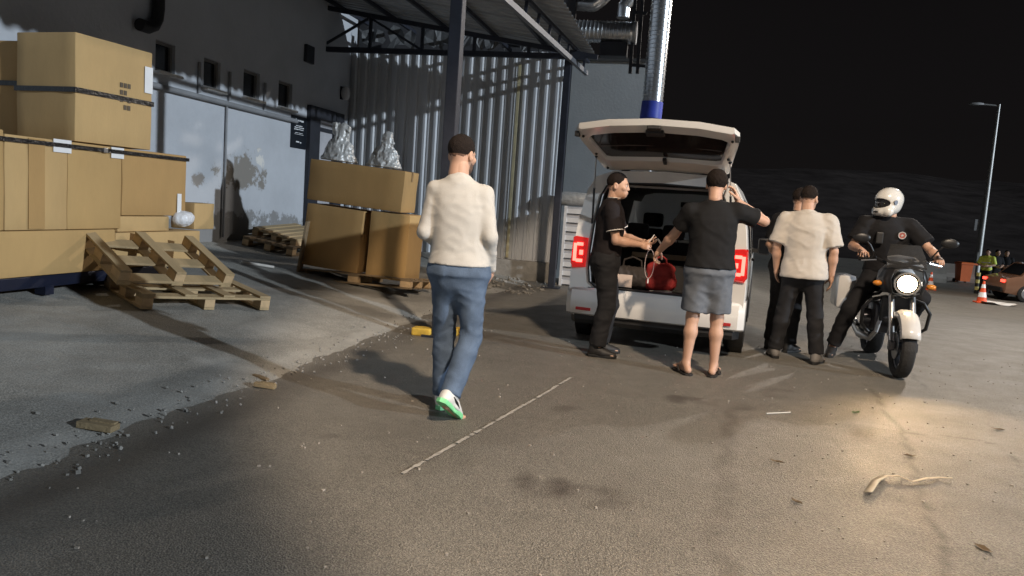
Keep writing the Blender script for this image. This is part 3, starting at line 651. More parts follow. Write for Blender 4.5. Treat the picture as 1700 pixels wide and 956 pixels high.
# black notice by the door: white lettering too soft to read
s0, s1 = onX(482, 218, WX), onX(507, 221, WX); st, sb = onX(495, 193, WX).z, onX(493, 246, WX).z
sg = empty('notice_sign', (WX+.012, (s0.y+s1.y)/2, (st+sb)/2), 0, 'black notice board with white lettering beside the door on the grey wall', 'sign'); sw, shh = s1.y-s0.y, st-sb
one('board', mat('sign_black', (.006, .009, .014), .4, var=.1), sg, lambda mb: mb.box((0, 0, 0), (.016, sw, shh), bev=.003))
wt = mat('sign_white', (.62, .64, .66), .6, var=.25, vscale=40)
rs = random.Random(3)
def words(mb, z, h, span, n):
    x = -span/2
    for i in range(n):
        ww = span/n*rs.uniform(.55, .95); mb.box((.010, x+ww/2, z+rs.uniform(-.12, .12)*h), (.003, ww, h*rs.uniform(.65, 1.0))); x += span/n
one('lettering', wt, sg, lambda mb: [words(mb, shh*.36, shh*.060, sw*.62, 6), mb.box((.010, -sw*.22, shh*.405), (.003, sw*.05, shh*.025))])
for z, sp, n in ((.20, .42, 5), (.145, .62, 7), (.085, .66, 8), (-.02, .52, 9), (-.065, .60, 10)): one('lettering', wt, sg, lambda mb: words(mb, shh*z, shh*(.030 if z > 0 else .016), sw*sp, n))
one('lettering', wt, sg, lambda mb: [mb.box((.010, -sw*.08, -shh*.30), (.003, sw*.2, shh*.04)), mb.box((.010, sw*.12, -shh*.315), (.003, sw*.09, shh*.03))])
# ------------------------------------------------------------------ corrugated metal shed front
CY = 14.0; zinc = mat('zinc_sheet', (.50, .52, .545), .42, .12, var=.16, vscale=2.2, bump=.05, bscale=30, stretch=(1, 1, .25)); zinc2 = mat('zinc_sheet_dull', (.44, .455, .47), .5, .12, var=.2, vscale=2.0, bump=.05, bscale=30, stretch=(1, 1, .25))
shed = empty('metal_shed', (-4.65, CY, 0), 0, 'shed front of upright corrugated zinc sheets under the steel canopy', 'building')
x = WX+.02; k = 0
while x < -2.56:
    wd = min(.86, -2.52-x); mb = MB(); n = max(1, round(wd/.215)); pr = []
    for i in range(n):
        u = x+wd*i/n; p = wd/n
        pr += [(u, 0), (u+p*.22, 0), (u+p*.32, -.045), (u+p*.52, -.045), (u+p*.62, 0), (u+p*.70, 0), (u+p*.74, -.012), (u+p*.84, -.012), (u+p*.88, 0)]
    pr.append((x+wd+.02, 0)); top = 4.22+random.uniform(-.05, .05); bot = .36+random.uniform(-.02, .03); yo = CY-.006*(k % 2)
    mb.add([(a_, yo+b_, z) for z in (bot, top) for a_, b_ in pr], [(i, i+1, len(pr)+i+1, len(pr)+i) for i in range(len(pr)-1)])
    cloc(mb.build('panel', zinc if k % 3 else zinc2, shed), shed); x += wd; k += 1
q0 = onY(855, 250, CY); cloc(one('seam_strip', mat('yellowed_strip', (.42, .38, .24), .6, var=.2), shed, lambda mb: mb.box((q0.x, CY-.062, 2.2), (.05, .02, 3.6))), shed)
cloc(one('plinth', mat('rough_concrete', (.24, .23, .21), .9, var=.3, vscale=5, bump=.5, bscale=14), shed, lambda mb: mb.box((-4.62, CY+.04, .1), (4.36, .36, .54), bev=.03)), shed)
cloc(one('gap_shade_sheet', mat('gap_shade', (.05, .05, .055), .9, var=.2), shed, lambda mb: mb.box((-4.7, CY+.6, 3.4), (4.4, .1, 6.4))), shed)  # dark sheet added to stand for the shaded gap above the panels
for i in range(7):
    xx = -6.6+.62*i+random.uniform(-.1, .1); cloc(one('torn_foil', mat('torn_plastic', (.09, .095, .10), .6, var=.4, vscale=12), shed, lambda mb: mb.loft([[Vector((xx+random.uniform(-.05, .05)+.1*j, CY-.05+random.uniform(-.06, .04), 4.28+random.uniform(-.1, .1)+.16*i2)) for j in range(6)] for i2 in range(3)], False)), shed)
# ------------------------------------------------------------------ grey annex with ducts
ann = empty('grey_annex', (-1.85, 15, 0), 0, 'pale grey annex wall between the shed front and the ventilation duct', 'building')
gl, gr, gt = onY(940, 200, 15).x-.35, onY(1066, 200, 15).x, onY(1010, 102, 15).z
cloc(one('wall', mat('annex_grey', (.34, .36, .37), .85, var=.10, vscale=1.6, bump=.2, bscale=20), ann, lambda mb: mb.box(((gl+gr)/2, 16.6, gt/2-.2), (gr-gl, 3.2, gt+.4))), ann)
cloc(one('roof', MATS['roof_felt'], ann, lambda mb: mb.box(((gl+gr)/2, 16.6, gt+.03), (gr-gl+.1, 3.3, .06))), ann)
duct_m = mat('spiral_duct', (.62, .64, .66), .28, .9, var=.15, vscale=5)
def spiral(mb, a, b, r, n=22, pitch=.075):
    a, b = Vector(a), Vector(b); L = (b-a).length; pts = []; rr = []; s = 0
    while s < L-pitch:
        for f_, dr_ in ((0, 0), (.72, 0), (.80, .010), (.94, .010)): pts.append(a+(b-a)*((s+f_*pitch)/L)); rr.append(r+dr_)
        s += pitch
    pts.append(b); rr.append(r); mb.tube(pts, rr, n)
dt = empty('ventilation_duct', (-.95, 14.2, 0), 0, 'tall silver spiral duct ending in a blue collar above the van', 'duct')
vb, vt_ = onY(1083, 172, 14.2), onY(1098, 0, 14.2); vx = vb.x+.0; vr = .5*(onY(1103, 120, 14.2).x-onY(1069, 120, 14.2).x)
cloc(one('vertical_pipe', duct_m, dt, lambda mb: spiral(mb, (vx, 14.2, vb.z), (vx+.02, 14.2, 7.4), vr), True), dt)
cloc(one('collar', mat('blue_collar', (.035, .06, .42), .5, var=.15), dt, lambda mb: mb.tube([(vx-.01, 14.2, vb.z-.28), (vx-.01, 14.2, vb.z-.27), (vx, 14.2, vb.z+.03)], [vr*1.02, vr*1.08, vr*1.05], 24), True), dt)
cloc(one('drop_pipe', duct_m, dt, lambda mb: mb.tube([(vx-.01, 14.2, vb.z-.24), (vx-.01, 14.2, .02)], vr*.86, 20), True), dt)
hy_, hz_ = 14.5, onY(1005, 54, 14.5).z; hr = .5*(onY(1005, 36, 14.5).z-onY(1005, 72, 14.5).z)
dh = empty('horizontal_duct', (-1.9, hy_, 0), 0, 'fat silver horizontal duct running behind the canopy corner', 'duct')
x0, x1 = onY(930, 50, hy_).x, onY(1052, 58, hy_).x
cloc(one('pipe', duct_m, dh, lambda mb: spiral(mb, (x0-.3, hy_, hz_+.03), (x1, hy_, hz_), hr), True), dh)
cloc(one('end_cap', mat('duct_cap', (.4, .41, .42), .45, .6, var=.2), dh, lambda mb: mb.tube([(x1-.01, hy_, hz_), (x1+.05, hy_, hz_)], [hr*1.06, hr*1.06], 24), True), dh)
cloc(one('saddle', dk, dh, lambda mb: mb.box(((x0+x1)/2+.35, hy_, hz_-hr-.12), (.5, .3, .26), bev=.02)), dh)
for nm, pts, r_, lab in (('flexible_duct', [(900, -30), (950, 5), (985, 8), (1003, -5), (1010, -60)], .13, 'silver flexible duct elbow above the horizontal duct by the canopy edge'), ('flexible_duct', [(1034, 30), (1036, 10), (1046, -2), (1062, -25)], .12, 'short silver duct bend close to the tall spiral duct')):
    P = [onY(px, py, 14.75) for px, py in pts]; PP = []
    for i in range(len(P)-1):
        for j in range(7): PP.append(P[i].lerp(P[i+1], j/7))
    PP.append(P[-1]); e = one(nm, duct_m, None, lambda mb: mb.tube(PP, [r_*(1+.05*(i % 2)) for i in range(len(PP))], 16), True); tag(e, lab, 'duct')
br = empty('duct_bracket', (-1.15, 14.3, 0), 0, 'dark steel angle bracket holding the tall duct off the annex wall', 'bracket')
for px, w_ in ((1052, .07), (1064, .07)):
    a, b = onY(px-6, 122, 14.45), onY(px+4, -20, 14.45); cloc(one('upright', dk, br, lambda mb: mb.bar(a, b, w_, .06)), br)
for py in (20, 108): a, b = onY(1050, py, 14.45), onY(1074, py+2, 14.45); cloc(one('tie', dk, br, lambda mb: mb.bar(a, b, .05, .05)), br)
# ------------------------------------------------------------------ steel canopy
can = empty('steel_canopy', (-4.5, 10, 0), 0, 'open steel canopy with trusses and ribbed roof sheets over the loading yard', 'canopy')
steel = mat('canopy_steel', (.030, .034, .048), .5, .4, var=.25, vscale=7); steel_l = mat('canopy_steel_grey', (.16, .165, .18), .5, .4, var=.2, vscale=6)
def rz_(xx): return 4.86-.152*(xx+7)
colA, colB = onZ(728, 558), onZ(915, 478)
for c, w_ in ((colA, .125), (colB, .115)):
    co = cloc(one('column', steel, can, lambda mb: mb.box((c.x, c.y, 1.98), (w_, w_, 4.0), bev=.008)), can)
    one('base_plate', steel, co, lambda mb: mb.box((c.x, c.y, .012), (.28, .28, .02)))
def beam(nm, a, b, w_, h_, m_=steel): return cloc(one(nm, m_, can, lambda mb: mb.bar(a, b, w_, h_)), can)
for ty in (7.22, 13.0):
    beam('lower_chord', (-7.0, ty, 4.0), (-2.0, ty, 3.97), .07, .09); beam('upper_chord', (-7.0, ty, rz_(-7)-.10), (-1.8, ty, rz_(-1.8)-.10), .06, .08)
    xs_ = [-6.98, -5.95, -4.95, -3.98, -3.0, -2.32]
    for i, xx in enumerate(xs_): beam('post', (xx, ty, 4.0), (xx, ty, rz_(xx)-.12), .05, .05)
    beam('brace', (-6.93, ty+.005, 4.04), (-6.0, ty+.005, rz_(-6)-.15), .04, .04); beam('brace', (-5.92, ty+.005, rz_(-5.9)-.15), (-4.98, ty+.005, 4.04), .04, .04)
for xx in (-6.6, -5.6, -4.6, -3.65, -2.75): beam('purlin', (xx, 4.9, rz_(xx)-.03), (xx, 14.3, rz_(xx)-.03), .05, .06)
e0, e1 = Vector((-2.62, 6.6, 0)), Vector((-2.12, 14.0, 0))
beam('edge_chord', (e0.x, e0.y, 3.86), (e1.x, e1.y, 3.88), .06, .08, steel_l); beam('edge_chord', (e0.x+.02, e0.y, 4.10), (e1.x+.02, e1.y, 4.08), .05, .05)
for i in range(12):
    p = e0.lerp(e1, (i+.5)/12); beam('post', (p.x, p.y, 3.88), (p.x+.02, p.y, 4.10), .04, .04)
rm = mat('roof_sheet_grey', (.30, .31, .32), .5, .3, var=.2, vscale=3); y = 4.83; k = 0
while y < 13.2:
    pr = []; n = 4; wd = .86
    for i in range(n):
        u = y+wd*i/n; p = wd/n; pr += [(u, 0), (u+p*.4, 0), (u+p*.55, .035), (u+p*.85, .035)]
    pr.append((y+wd+.015, 0)); mb = MB(); zo = .004*(k % 2)+.02
    mb.add([(xx, a_, rz_(xx)+b_+zo) for xx in (-7.05, -1.92) for a_, b_ in pr], [(i, i+1, len(pr)+i+1, len(pr)+i) for i in range(len(pr)-1)])
    cloc(mb.build('roof_sheet', rm, can), can); y += wd; k += 1
yb = empty('column_guard', (colA.x, colA.y, 0), 0, 'low yellow concrete guard blocks round the near canopy column', 'guard')
ym = mat('yellow_paint', (.55, .36, .05), .7, var=.35, vscale=9, bump=.2)
for px, w_ in ((702, .20), (752, .12)):
    q = onZ(px, 556); one('block', ym, yb, lambda mb: mb.box((q.x-colA.x, q.y-colA.y, .04), (w_, .16, .08), bev=.015))
# ------------------------------------------------------------------ cartons
card = mat('cardboard', (.42, .270, .110), .85, var=.10, vscale=3.0, bump=.06, bscale=60, stretch=(1, 1, .35)); card2 = mat('cardboard_pale', (.46, .305, .135), .85, var=.10, vscale=3.5, bump=.06, bscale=60, stretch=(1, 1, .35))
card3 = mat('cardboard_brown', (.38, .232, .090), .85, var=.12, vscale=2.6, bump=.06, bscale=60, stretch=(1, 1, .35))
tape_m = mat('brown_tape', (.30, .185, .085), .35, var=.1); black_tape = mat('black_strap', (.008, .008, .009), .28, var=.2, vscale=20, bump=.3, bscale=40); lab_m = mat('paper_label', (.70, .70, .70), .6, var=.05); ink = mat('print_ink', (.10, .075, .05), .8, var=.2)
def carton(label, x, y, z, m_=card, rz=0., strap=None, labels=(), group=None, tilt=0., tape=True, band=None, prints=()):
    """x,y,z are (lo,hi); label faces: list of (face, u, v, w, h) in metres from the face centre"""
    w, d, h = x[1]-x[0], y[1]-y[0], z[1]-z[0]
    o = empty('carton', ((x[0]+x[1])/2, (y[0]+y[1])/2, z[0]), 0, label, 'carton', group); o.rotation_euler = (0, tilt, rz)
    bm = bmesh.new(); bmesh.ops.create_cube(bm, size=1); bmesh.ops.scale(bm, vec=(w, d, h), verts=bm.verts); bmesh.ops.translate(bm, vec=(0, 0, h/2), verts=bm.verts)
    bmesh.ops.bevel(bm, geom=bm.edges[:], offset=.010, segments=2, affect='EDGES', profile=.5); bmesh.ops.subdivide_edges(bm, edges=[e for e in bm.edges if e.calc_length() > .15], cuts=5, use_grid_fill=True)
    rs = random.Random(label); ph = [rs.uniform(0, 6) for _ in range(4)]
    for v in bm.verts:
        u, t, s = v.co.x/w*2, v.co.y/d*2, v.co.z/h*2-1
        bul = .010*(1-min(1, s*s)); v.co.x += bul*u*(1-t*t)*.8+.003*math.sin(5*t+ph[0])*math.sin(4*s+ph[1])*abs(u); v.co.y += bul*t*(1-u*u)*.8+.003*math.sin(5*u+ph[2])*math.sin(4*s+ph[3])*abs(t)
    me = bpy.data.meshes.new('body'); bm.to_mesh(me); bm.free(); me.materials.append(m_); me.polygons.foreach_set('use_smooth', [True]*len(me.polygons)); me.set_sharp_from_angle(angle=R(28))
    b = bpy.data.objects.new('body', me); COL.objects.link(b); b.parent = o
    one('flap_seam', mat('seam_dark', (.09, .058, .03), .9, var=.2), o, lambda mb: mb.box((0, 0, h+.0012), (w*.985, .006, .0035)) if w > d else mb.box((0, 0, h+.0012), (.006, d*.985, .0035)))
    if tape: one('tape', tape_m, o, lambda mb: (mb.box((0, 0, h+.004), (w+.008, .05, .003)), mb.box((w/2+.011, 0, h-.06), (.003, .05, .13)), mb.box((-w/2-.011, 0, h-.06), (.003, .05, .13))) if w > d else (mb.box((0, 0, h+.004), (.05, d+.008, .003)), mb.box((0, -d/2-.011, h-.06), (.05, .003, .13)), mb.box((0, d/2+.011, h-.06), (.05, .003, .13))))
    if strap is not None:
        zz, sh_ = strap; e = .014
        one('strap', black_tape, o, lambda mb: [mb.box((s_*(w/2+e), 0, zz), (.004, d+2*e, sh_)) for s_ in (-1, 1)]+[mb.box((0, s_*(d/2+e), zz), (w+2*e-.01, .004, sh_)) for s_ in (-1, 1)])
    def face(f, u, v, ww, hh, off_):
        if f == 'x': return (w/2+off_, u, h/2+v), (.003, ww, hh)
        return (u, -d/2-off_, h/2+v), (ww, .003, hh)
    for L_ in labels: one('paper_label', lab_m, o, lambda mb: mb.box(*face(*L_, .0135)))
    for L_ in prints:
        f, u, v, ww, hh = L_
        one('print', ink, o, lambda mb: [mb.box(*face(f, u+ww*(i-1)*.34, v+hh*(j-1.5)*.25, ww*.26, hh*.16, .0115)) for i in range(3) for j in range(4) if (i*7+j*3) % 5])
    if band:
        zz, hh = band; one('darker_board', card3, o, lambda mb: mb.box((w/2+.0125, zz, h/2), (.003, hh, h*.97)))
    return o
SX = -5.3
def yy(px, py): return onX(px, py, SX).y
zb0, zb1 = .52, .90
Y_ = [yy(-60, 330), yy(8, 325), yy(113, 318), yy(203, 310), yy(309, 300)]
YB = [yy(-60, 430), yy(193, 420), yy(333, 412)]
zt = onX(205, 246, SX).z
carton('long low carton at the bottom left, lying on the dark blue steel skid', (SX-.95, SX), (YB[0], YB[1]-.012), (zb0, zb1), card, tape=False)
carton('low carton at the foot of the big stack, next to the white bag', (SX-.9, SX-.01), (YB[1], YB[2]), (zb0, zb1-.035), card2, tape=False)
carton('tall carton cut off by the left edge of the photo, middle row', (SX-.9, SX), (Y_[0], Y_[1]-.008), (zb1+.005, zt+.03), card, tape=False)
carton('tall carton in the middle row with a darker vertical band and white top label', (SX-.9, SX), (Y_[1], Y_[2]-.008), (zb1+.005, zt), card2, labels=(('x', .24, .335, .19, .11),), band=(-.02, .16), tape=False)
carton('plain tall carton in the middle row directly below the strapped top carton', (SX-.9, SX-.005), (Y_[2], Y_[3]-.006), (zb1+.005, zt), card, labels=(('x', .25, .33, .16, .10),), tape=False)
zs_ = onX(250, 358, SX).z
carton('flat carton slid in under the right end of the middle row', (SX-.85, SX-.03), (Y_[3]-.02, yy(285, 372)), (zb1-.03, zs_-.006), card2, tape=False)
carton('upright carton ending the middle row with a white label low on its edge', (SX-.85, SX), (Y_[3], Y_[4]), (zs_, zt), card3, labels=(('x', .345, -.20, .065, .23),), tape=False)
ta, tb = yy(137, 140), yy(252, 160); tz1 = onX(200, 73, SX).z
xl = onY(28, 120, ta).x
carton('big square carton with a black strap on top of the left stack', (xl, SX-.01), (ta, tb), (zt+.012, tz1), card2, rz=R(-5), strap=((tz1-zt)*.47, .045), labels=(('x', .38, .20, .10, .25),), tape=False, prints=(('x', .10, .0, .13, .27),))
carton('shaded carton behind the strapped top carton at the left edge', (xl-.75, xl-.06), (ta+.12, tb), (zt+.012, onY(5, 66, ta+.1).z), card3, strap=(.5, .045), tape=False)
st_ = empty('carton_strap', (SX-.45, (Y_[0]+Y_[4])/2, zt-.04), 0, 'long black strap round the middle row of the left carton stack', 'strap')
one('band', black_tape, st_, lambda mb: [mb.box((.468, 0, 0), (.004, Y_[4]-Y_[0]+.04, .035)), mb.box((0, (Y_[4]-Y_[0])/2+.018, 0), (.932, .004, .035)), mb.box((-.47, 0, 0), (.004, Y_[4]-Y_[0]+.04, .035)), mb.box((0, -(Y_[4]-Y_[0])/2-.018, 0), (.932, .004, .035))])
one('buckle', mat('steel_bright', (.5, .5, .5), .3, .9, var=.1), st_, lambda mb: mb.box((.474, .1, 0), (.012, .05, .045), bev=.004))
# steel skid under it
sk = empty('steel_skid', (SX-.45, 6.0, 0), 0, 'dark blue steel skid under the bottom cartons on the left', 'skid'); skm = mat('blue_black_steel', (.012, .016, .035), .45, .4, var=.2)
for xx, zb_ in ((SX-.06, .415), (SX-.82, .465)):
    rl = one('rail', skm, sk, lambda mb: mb.box((xx-SX+.45, -.35, (zb_+.515)/2), (.09, YB[1]-YB[0]+.7, .515-zb_), bev=.006))
for y in (4.7, 5.35, 6.9):
    one('foot', skm, sk, lambda mb: mb.box((.39, y-6.0, .385), (.11, .09, .075))); one('crossbar', skm, sk, lambda mb: mb.box((0, y-6.0, .485), (.76, .08, .05)))
# small carton and white bag at the right end
p = on_yard(345, 400); q = onX(325, 383, SX-.35)
carton('small open carton standing at the right end of the left stack', (SX-.42, SX-.12), (onX(312, 370, SX-.2).y, onX(345, 370, SX-.2).y), (zb1-.03, onX(330, 337, SX-.2).z), card2, tape=False)
g = SDF((-.17, -.2, -.14), (.17, .2, .14), .008); g.ell((0, 0, 0), (.10, .13, .085), .02); g.ell((.02, .06, .02), (.06, .08, .05), .03); g.ripple(crumple(5, .02, 18))
q = onX(302, 363, SX+.01); bagw = smooth_obj('plastic_bag', g.mesh(), mat('white_plastic', (.68, .68, .70), .35, var=.1), None, 1); bagw.location = q; tag(bagw, 'small white plastic bag stuffed at the end of the left carton stack', 'bag')
# ------------------------------------------------------------------ pallets
wood = mat('pallet_wood', (.36, .265, .145), .8, var=.22, vscale=7, bump=.2, bscale=40, stretch=(1, .18, 1)); wood_d = mat('pallet_wood_old', (.20, .145, .085), .85, var=.3, vscale=7, bump=.2, bscale=40, stretch=(1, .18, 1)); wood_p = mat('pallet_block', (.48, .34, .19), .8, var=.2, vscale=12, bump=.2)
def pallet(label, loc, rot, wd=.8, ln=1.2, m_=wood, flip=False, name='wooden_pallet', deck=5, high=1.0):
    o = empty(name, loc, 0, label, 'pallet'); o.rotation_euler = rot; s = -1 if flip else 1; z0 = .144 if flip else 0
    def Z(z): return z0+s*z
    for i in range(3):
        x = (i-1)*(wd/2-.05)
        one('runner', m_, o, lambda mb: mb.box((x, 0, Z(.011)), (.10, ln, .022), bev=.003))
        for j in range(3): one('block', wood_p, o, lambda mb: mb.box((x, (j-1)*(ln/2-.072), Z(.061)), (.10, .144, .076), bev=.004))
    for j in range(3): one('crossboard', m_, o, lambda mb: mb.box((0, (j-1)*(ln/2-.072), Z(.111)), (wd, .144, .022), bev=.003))
    for i in range(deck): one('deck_board', m_, o, lambda mb: mb.box(((i-(deck-1)/2)*(wd-.12)/(deck-1), random.uniform(-.005, .005), Z(.133)), (.115, ln, .020), bev=.003))
    return o
pa, pb = on_yard(165, 478), on_yard(372, 482); ang = math.atan2(pb.y-pa.y, pb.x-pa.x); mid = (pa+pb)/2; back = Vector((-math.sin(ang), math.cos(ang), 0))
sl = math.atan(SLOPE)
pallet('lower weathered pallet lying flat on the concrete under the leaning one', (-4.70, 6.38, yard_z(-4.70)+.0), (sl*.75, sl*.45, R(62)), 1.25, .85, wood, deck=4)
pallet('upturned wooden pallet leaning on the left cartons with its three runners showing', (-4.93, 6.20, yard_z(-4.9)+.30), (R(24), R(4), R(70)), 1.15, .80, wood, True, deck=3)
# pallet and cartons in the middle of the yard
CT = R(2.4); fx0, fx1, fy = -5.06, -3.52, 9.2
pz_ = yard_z(-4.3)-.03
pallet('pallet under the three cartons in the middle of the yard', (-4.29, fy+.40, pz_), (0, sl*.62, R(90)), .85, 1.62, wood_d)
zc = .165
def zt_(x): return zc+yard_z(-4.3)-.03-(x+4.3)*math.tan(sl*.62)
a1 = sl*.62
cz = zt_(-4.62); carton('lower left carton of the middle stack, below the long one', (-5.06, -4.24), (fy, fy+.55), (cz+.012, cz+.84), card3, tilt=a1*.8, tape=False)
cz2 = zt_(-3.86); carton('lower right carton of the middle stack with a pale side', (-4.13, -3.58), (fy+.02, fy+.58), (cz2+.012, cz2+.88), card, tilt=a1*.5, tape=False)
carton('long carton on top of the middle stack carrying two wrapped bundles', (-5.03, -3.68), (fy+.03, fy+.53), (cz+.872, cz+1.41), card3, tilt=a1*.75, tape=True)
foil = mat('crinkled_plastic', (.42, .42, .41), .32, .15, var=.3, vscale=9, bump=.5, bscale=26)
for lab, x0, sc, sd_ in (('plastic wrapped bundle with a bent neck, left one on the middle cartons', -4.72, 1.0, 4), ('plastic wrapped bundle with a straight neck, right one on the middle cartons', -4.05, .92, 9)):
    g = SDF((-.36, -.26, -.02), (.36, .26, .52), .011)
    g.cone((0, 0, .02), (0, 0, .12), .27, .20, .03, ((0, 1, 0), 1.35)); g.cone((0, 0, .10), (.01, 0, .30), .19, .085, .04, ((0, 1, 0), 1.1)); g.cone((.01, 0, .27), (.02 if sd_ == 9 else .05, 0, .43), .085, .085, .02)
    if sd_ == 4: g.cone((-.05, 0, .40), (-.07, -.02, .46), .06, .05, .03)
    g.ripple(crumple(sd_, .045, 11)); g.ripple(crumple(sd_+3, .020, 26)); sl_, (X, Yg, Zg) = g.sub(g.lo, g.lo+g.n*g.h); g.F = np.maximum(g.F, .004-Zg).astype(np.float32)
    o = smooth_obj('wrapped_bundle', g.mesh(), foil, None, 0); o.location = (x0, fy+.28, cz+1.425-(x0+4.35)*math.tan(a1*.75)); o.rotation_euler = (0, a1*.75, 0); o.scale = (sc,)*3; tag(o, lab, 'bundle')
# leaning board, boards at the wall, stick, offcuts
pl = on_yard(500, 452); lb = one('leaning_board', wood_d, None, lambda mb: mb.box((0, 0, .36), (.03, .22, .72), bev=.004)); lb.location = (pl.x-.06, pl.y+.05, yard_z(pl.x)-.02); lb.rotation_euler = (R(4), R(9), R(15)); tag(lb, 'dark board leaning against the left side of the middle cartons', 'board')
w0 = onX(445, 392, WX+.55)
pallet('old pallet lying flat by the wall below the black notice', (WX+.62, w0.y+.35, yard_z(WX+.62)-.01), (0, sl, R(6)), .8, 1.2, wood_d)
pallet('upper old pallet of the two lying flat by the wall', (WX+.66, w0.y+.60, yard_z(WX+.66)+.14), (R(3), sl*1.2, R(-5)), .8, 1.1, wood)
a, b = on_yard(400, 437), on_yard(455, 446)
sk_ = one('pale_stick', mat('pale_stick', (.55, .53, .49), .7, var=.15), None, lambda mb: mb.tube([Vector((0, 0, 0)), (b-a)], .018, 8)); sk_.location = a+Vector((0, 0, .02)); tag(sk_, 'pale stick lying on the concrete between the cartons', 'stick')
for lab, px, py, w_, d_, h_, rz in (('thick flat wood offcut alone on the concrete edge in front', 163, 711, .20, .085, .035, .15), ('wood offcut at the concrete edge, nearer of the pair', 440, 643, .15, .05, .03, .15), ('thin wood sliver at the concrete edge, farther of the pair', 433, 628, .16, .03, .015, -.35)):
    q = on_yard(px, py); o = one('wood_offcut', wood_d if py < 640 else mat('offcut_wood', (.24, .18, .10), .8, var=.25, vscale=20, bump=.3), None, lambda mb: (mb.box((0, 0, 0), (w_, d_, h_), bev=.004), mb.box((w_*.1, d_*.2, h_*.62), (w_*.7, d_*.5, h_*.25)))); o.location = (q.x, q.y, max(q.z, 0)+h_/2); o.rotation_euler = (0, sl*.5, rz); tag(o, lab, 'offcut')
q = on_yard(222, 494); o = one('green_rag', mat('green_cloth', (.12, .30, .22), .8, var=.3, vscale=20), None, lambda mb: mb.ball((0, 0, .03), (.10, .07, .04), 10, 6), 'all'); o.location = (q.x, q.y, yard_z(q.x)); tag(o, 'small pale green rag on the concrete beneath the pallets', 'rag')
# litter on the yard: broken concrete near the shed, countable only as a scatter
mb = MB(); rs = random.Random(5)
for i in range(520):
    if i < 120: x, y = rs.uniform(-3.6, -2.3), rs.uniform(11.5, 13.75)
    elif i < 180: x, y = rs.uniform(-6.5, -3.), rs.uniform(9.8, 13.6)
    else: x, y = rs.gauss(-2.92, .16), rs.uniform(2.5, 9)
    s = rs.uniform(.004, .014) if i >= 120 else rs.uniform(.012, .05)
    mb.box((x, y, max(0, yard_z(x))+s*.25), (s*rs.uniform(.7, 1.6), s*rs.uniform(.7, 1.4), s*.7), Matrix.Rotation(rs.uniform(0, 3), 3, Vector((rs.random(), rs.random(), 1)).normalized()))
tag(mb.build('rubble', mat('rubble_grey', (.24, .23, .21), .9, var=.3, vscale=8)), 'scattered grey concrete crumbs over the yard and along the asphalt edge', 'rubble', kind='stuff')
# white slatted crate and wrapped roll left of the van
ca, cb = onY(932, 412, 13.6), onY(990, 345, 13.6)
cr = empty('white_crate', ((ca.x+cb.x)/2, 13.6, 0), 0, 'white slatted crate against the annex wall left of the van', 'crate'); cw = mat('crate_white', (.55, .56, .58), .6, var=.12, vscale=5)
one('core', mat('crate_core', (.36, .37, .40), .8, var=.15), cr, lambda mb: mb.box((0, .35, (cb.z)/2), (cb.x-ca.x-.03, .64, cb.z-.02)))
for i in range(9): one('slat', cw, cr, lambda mb: mb.box((0, .0, .07+i*(cb.z-.08)/8.5), (cb.x-ca.x, .03, .085), bev=.004))
for s_ in (-1, 1): one('corner_post', cw, cr, lambda mb: mb.box((s_*((cb.x-ca.x)/2-.03), -.025, cb.z/2), (.05, .02, cb.z)))
rl = one('wrapped_roll', foil, None, lambda mb: mb.tube([(-.35, 0, 0), (-.33, 0, 0), (-.1, 0, .005), (.1, 0, 0), (.35, 0, .0)], [.10, .125, .13, .125, .11], 18), True); rl.location = ((ca.x+cb.x)/2-.05, 13.85, cb.z+.13); tag(rl, 'silver wrapped roll lying on the white slatted crate', 'roll')
# ------------------------------------------------------------------ white van with raised tailgate
VANP = (-.31, 7.72, 0.0); VANYAW = -math.atan(.09)
van = empty('white_van', VANP, VANYAW, 'white small van seen from behind with its tailgate raised and tail lights lit', 'van')
white = mat('van_white', (.66, .65, .63), .22, var=.05, vscale=2, coat=.4); trim = mat('black_plastic', (.012, .012, .013), .55, var=.2, vscale=10); lining = mat('van_lining', (.022, .020, .020), .85, var=.3, vscale=5)
def zr(y): return float(np.interp(y, [0, 2.5, 2.85, 3.35, 3.62, 4.1, 4.32, 4.40], [1.83, 1.84, 1.80, 1.36, 1.08, 1.0, .80, .55]))
HALF = [(.83, .28), (.885, .40), (.895, .68), (.885, .98), (.845, 1.30), (.775, 1.60), (.695, 1.745), (.52, 1.81), (0, 1.83)]
def ring(y, shrink=0.):
    top = zr(y); fw_ = float(np.interp(y, [0, .12, 3.4, 4.1, 4.4], [.965, 1, 1, .96, .80])); out = []
    for x, z in HALF:
        if top >= 1.0: zz = z if z <= .98 else .98+(z-.98)*(top-.98)/(.85)
        else: zz = .28+(z-.28)*(top-.28)/1.55
        out.append(((x-shrink)*fw_ if x else 0, zz-(shrink if z > 1.5 else 0)))
    return [Vector((x, y, z)) for x, z in out]+[Vector((-x, y, z)) for x, z in reversed(out[:-1])]
YS = [.03, .10, .28, .42, .9, 1.45, 1.62, 1.78, 2.3, 2.75, 2.85, 3.05, 3.35, 3.62, 3.9, 4.1, 4.25, 4.34, 4.40]
N = 2*len(HALF)-1
def shell(mb, glass):
    rs_ = [ring(y) for y in YS]; V = [p for r in rs_ for p in r]; Fq = []
    for i in range(len(YS)-1):
        ym = (YS[i]+YS[i+1])/2
        for k in range(N-1):
            kk = k if k < N//2 else N-2-k; side = kk in (3, 4)
            isg = (side and (.42 < ym < 1.45 or 1.78 < ym < 2.75)) or (kk in (6, 7, 5) and 2.85 < ym < 3.62)
            if isg == glass: Fq.append((i*N+k, i*N+k+1, (i+1)*N+k+1, (i+1)*N+k))
    if not glass: Fq.append(tuple(range((len(YS)-1)*N, len(YS)*N)))
    mb.add(V, Fq)
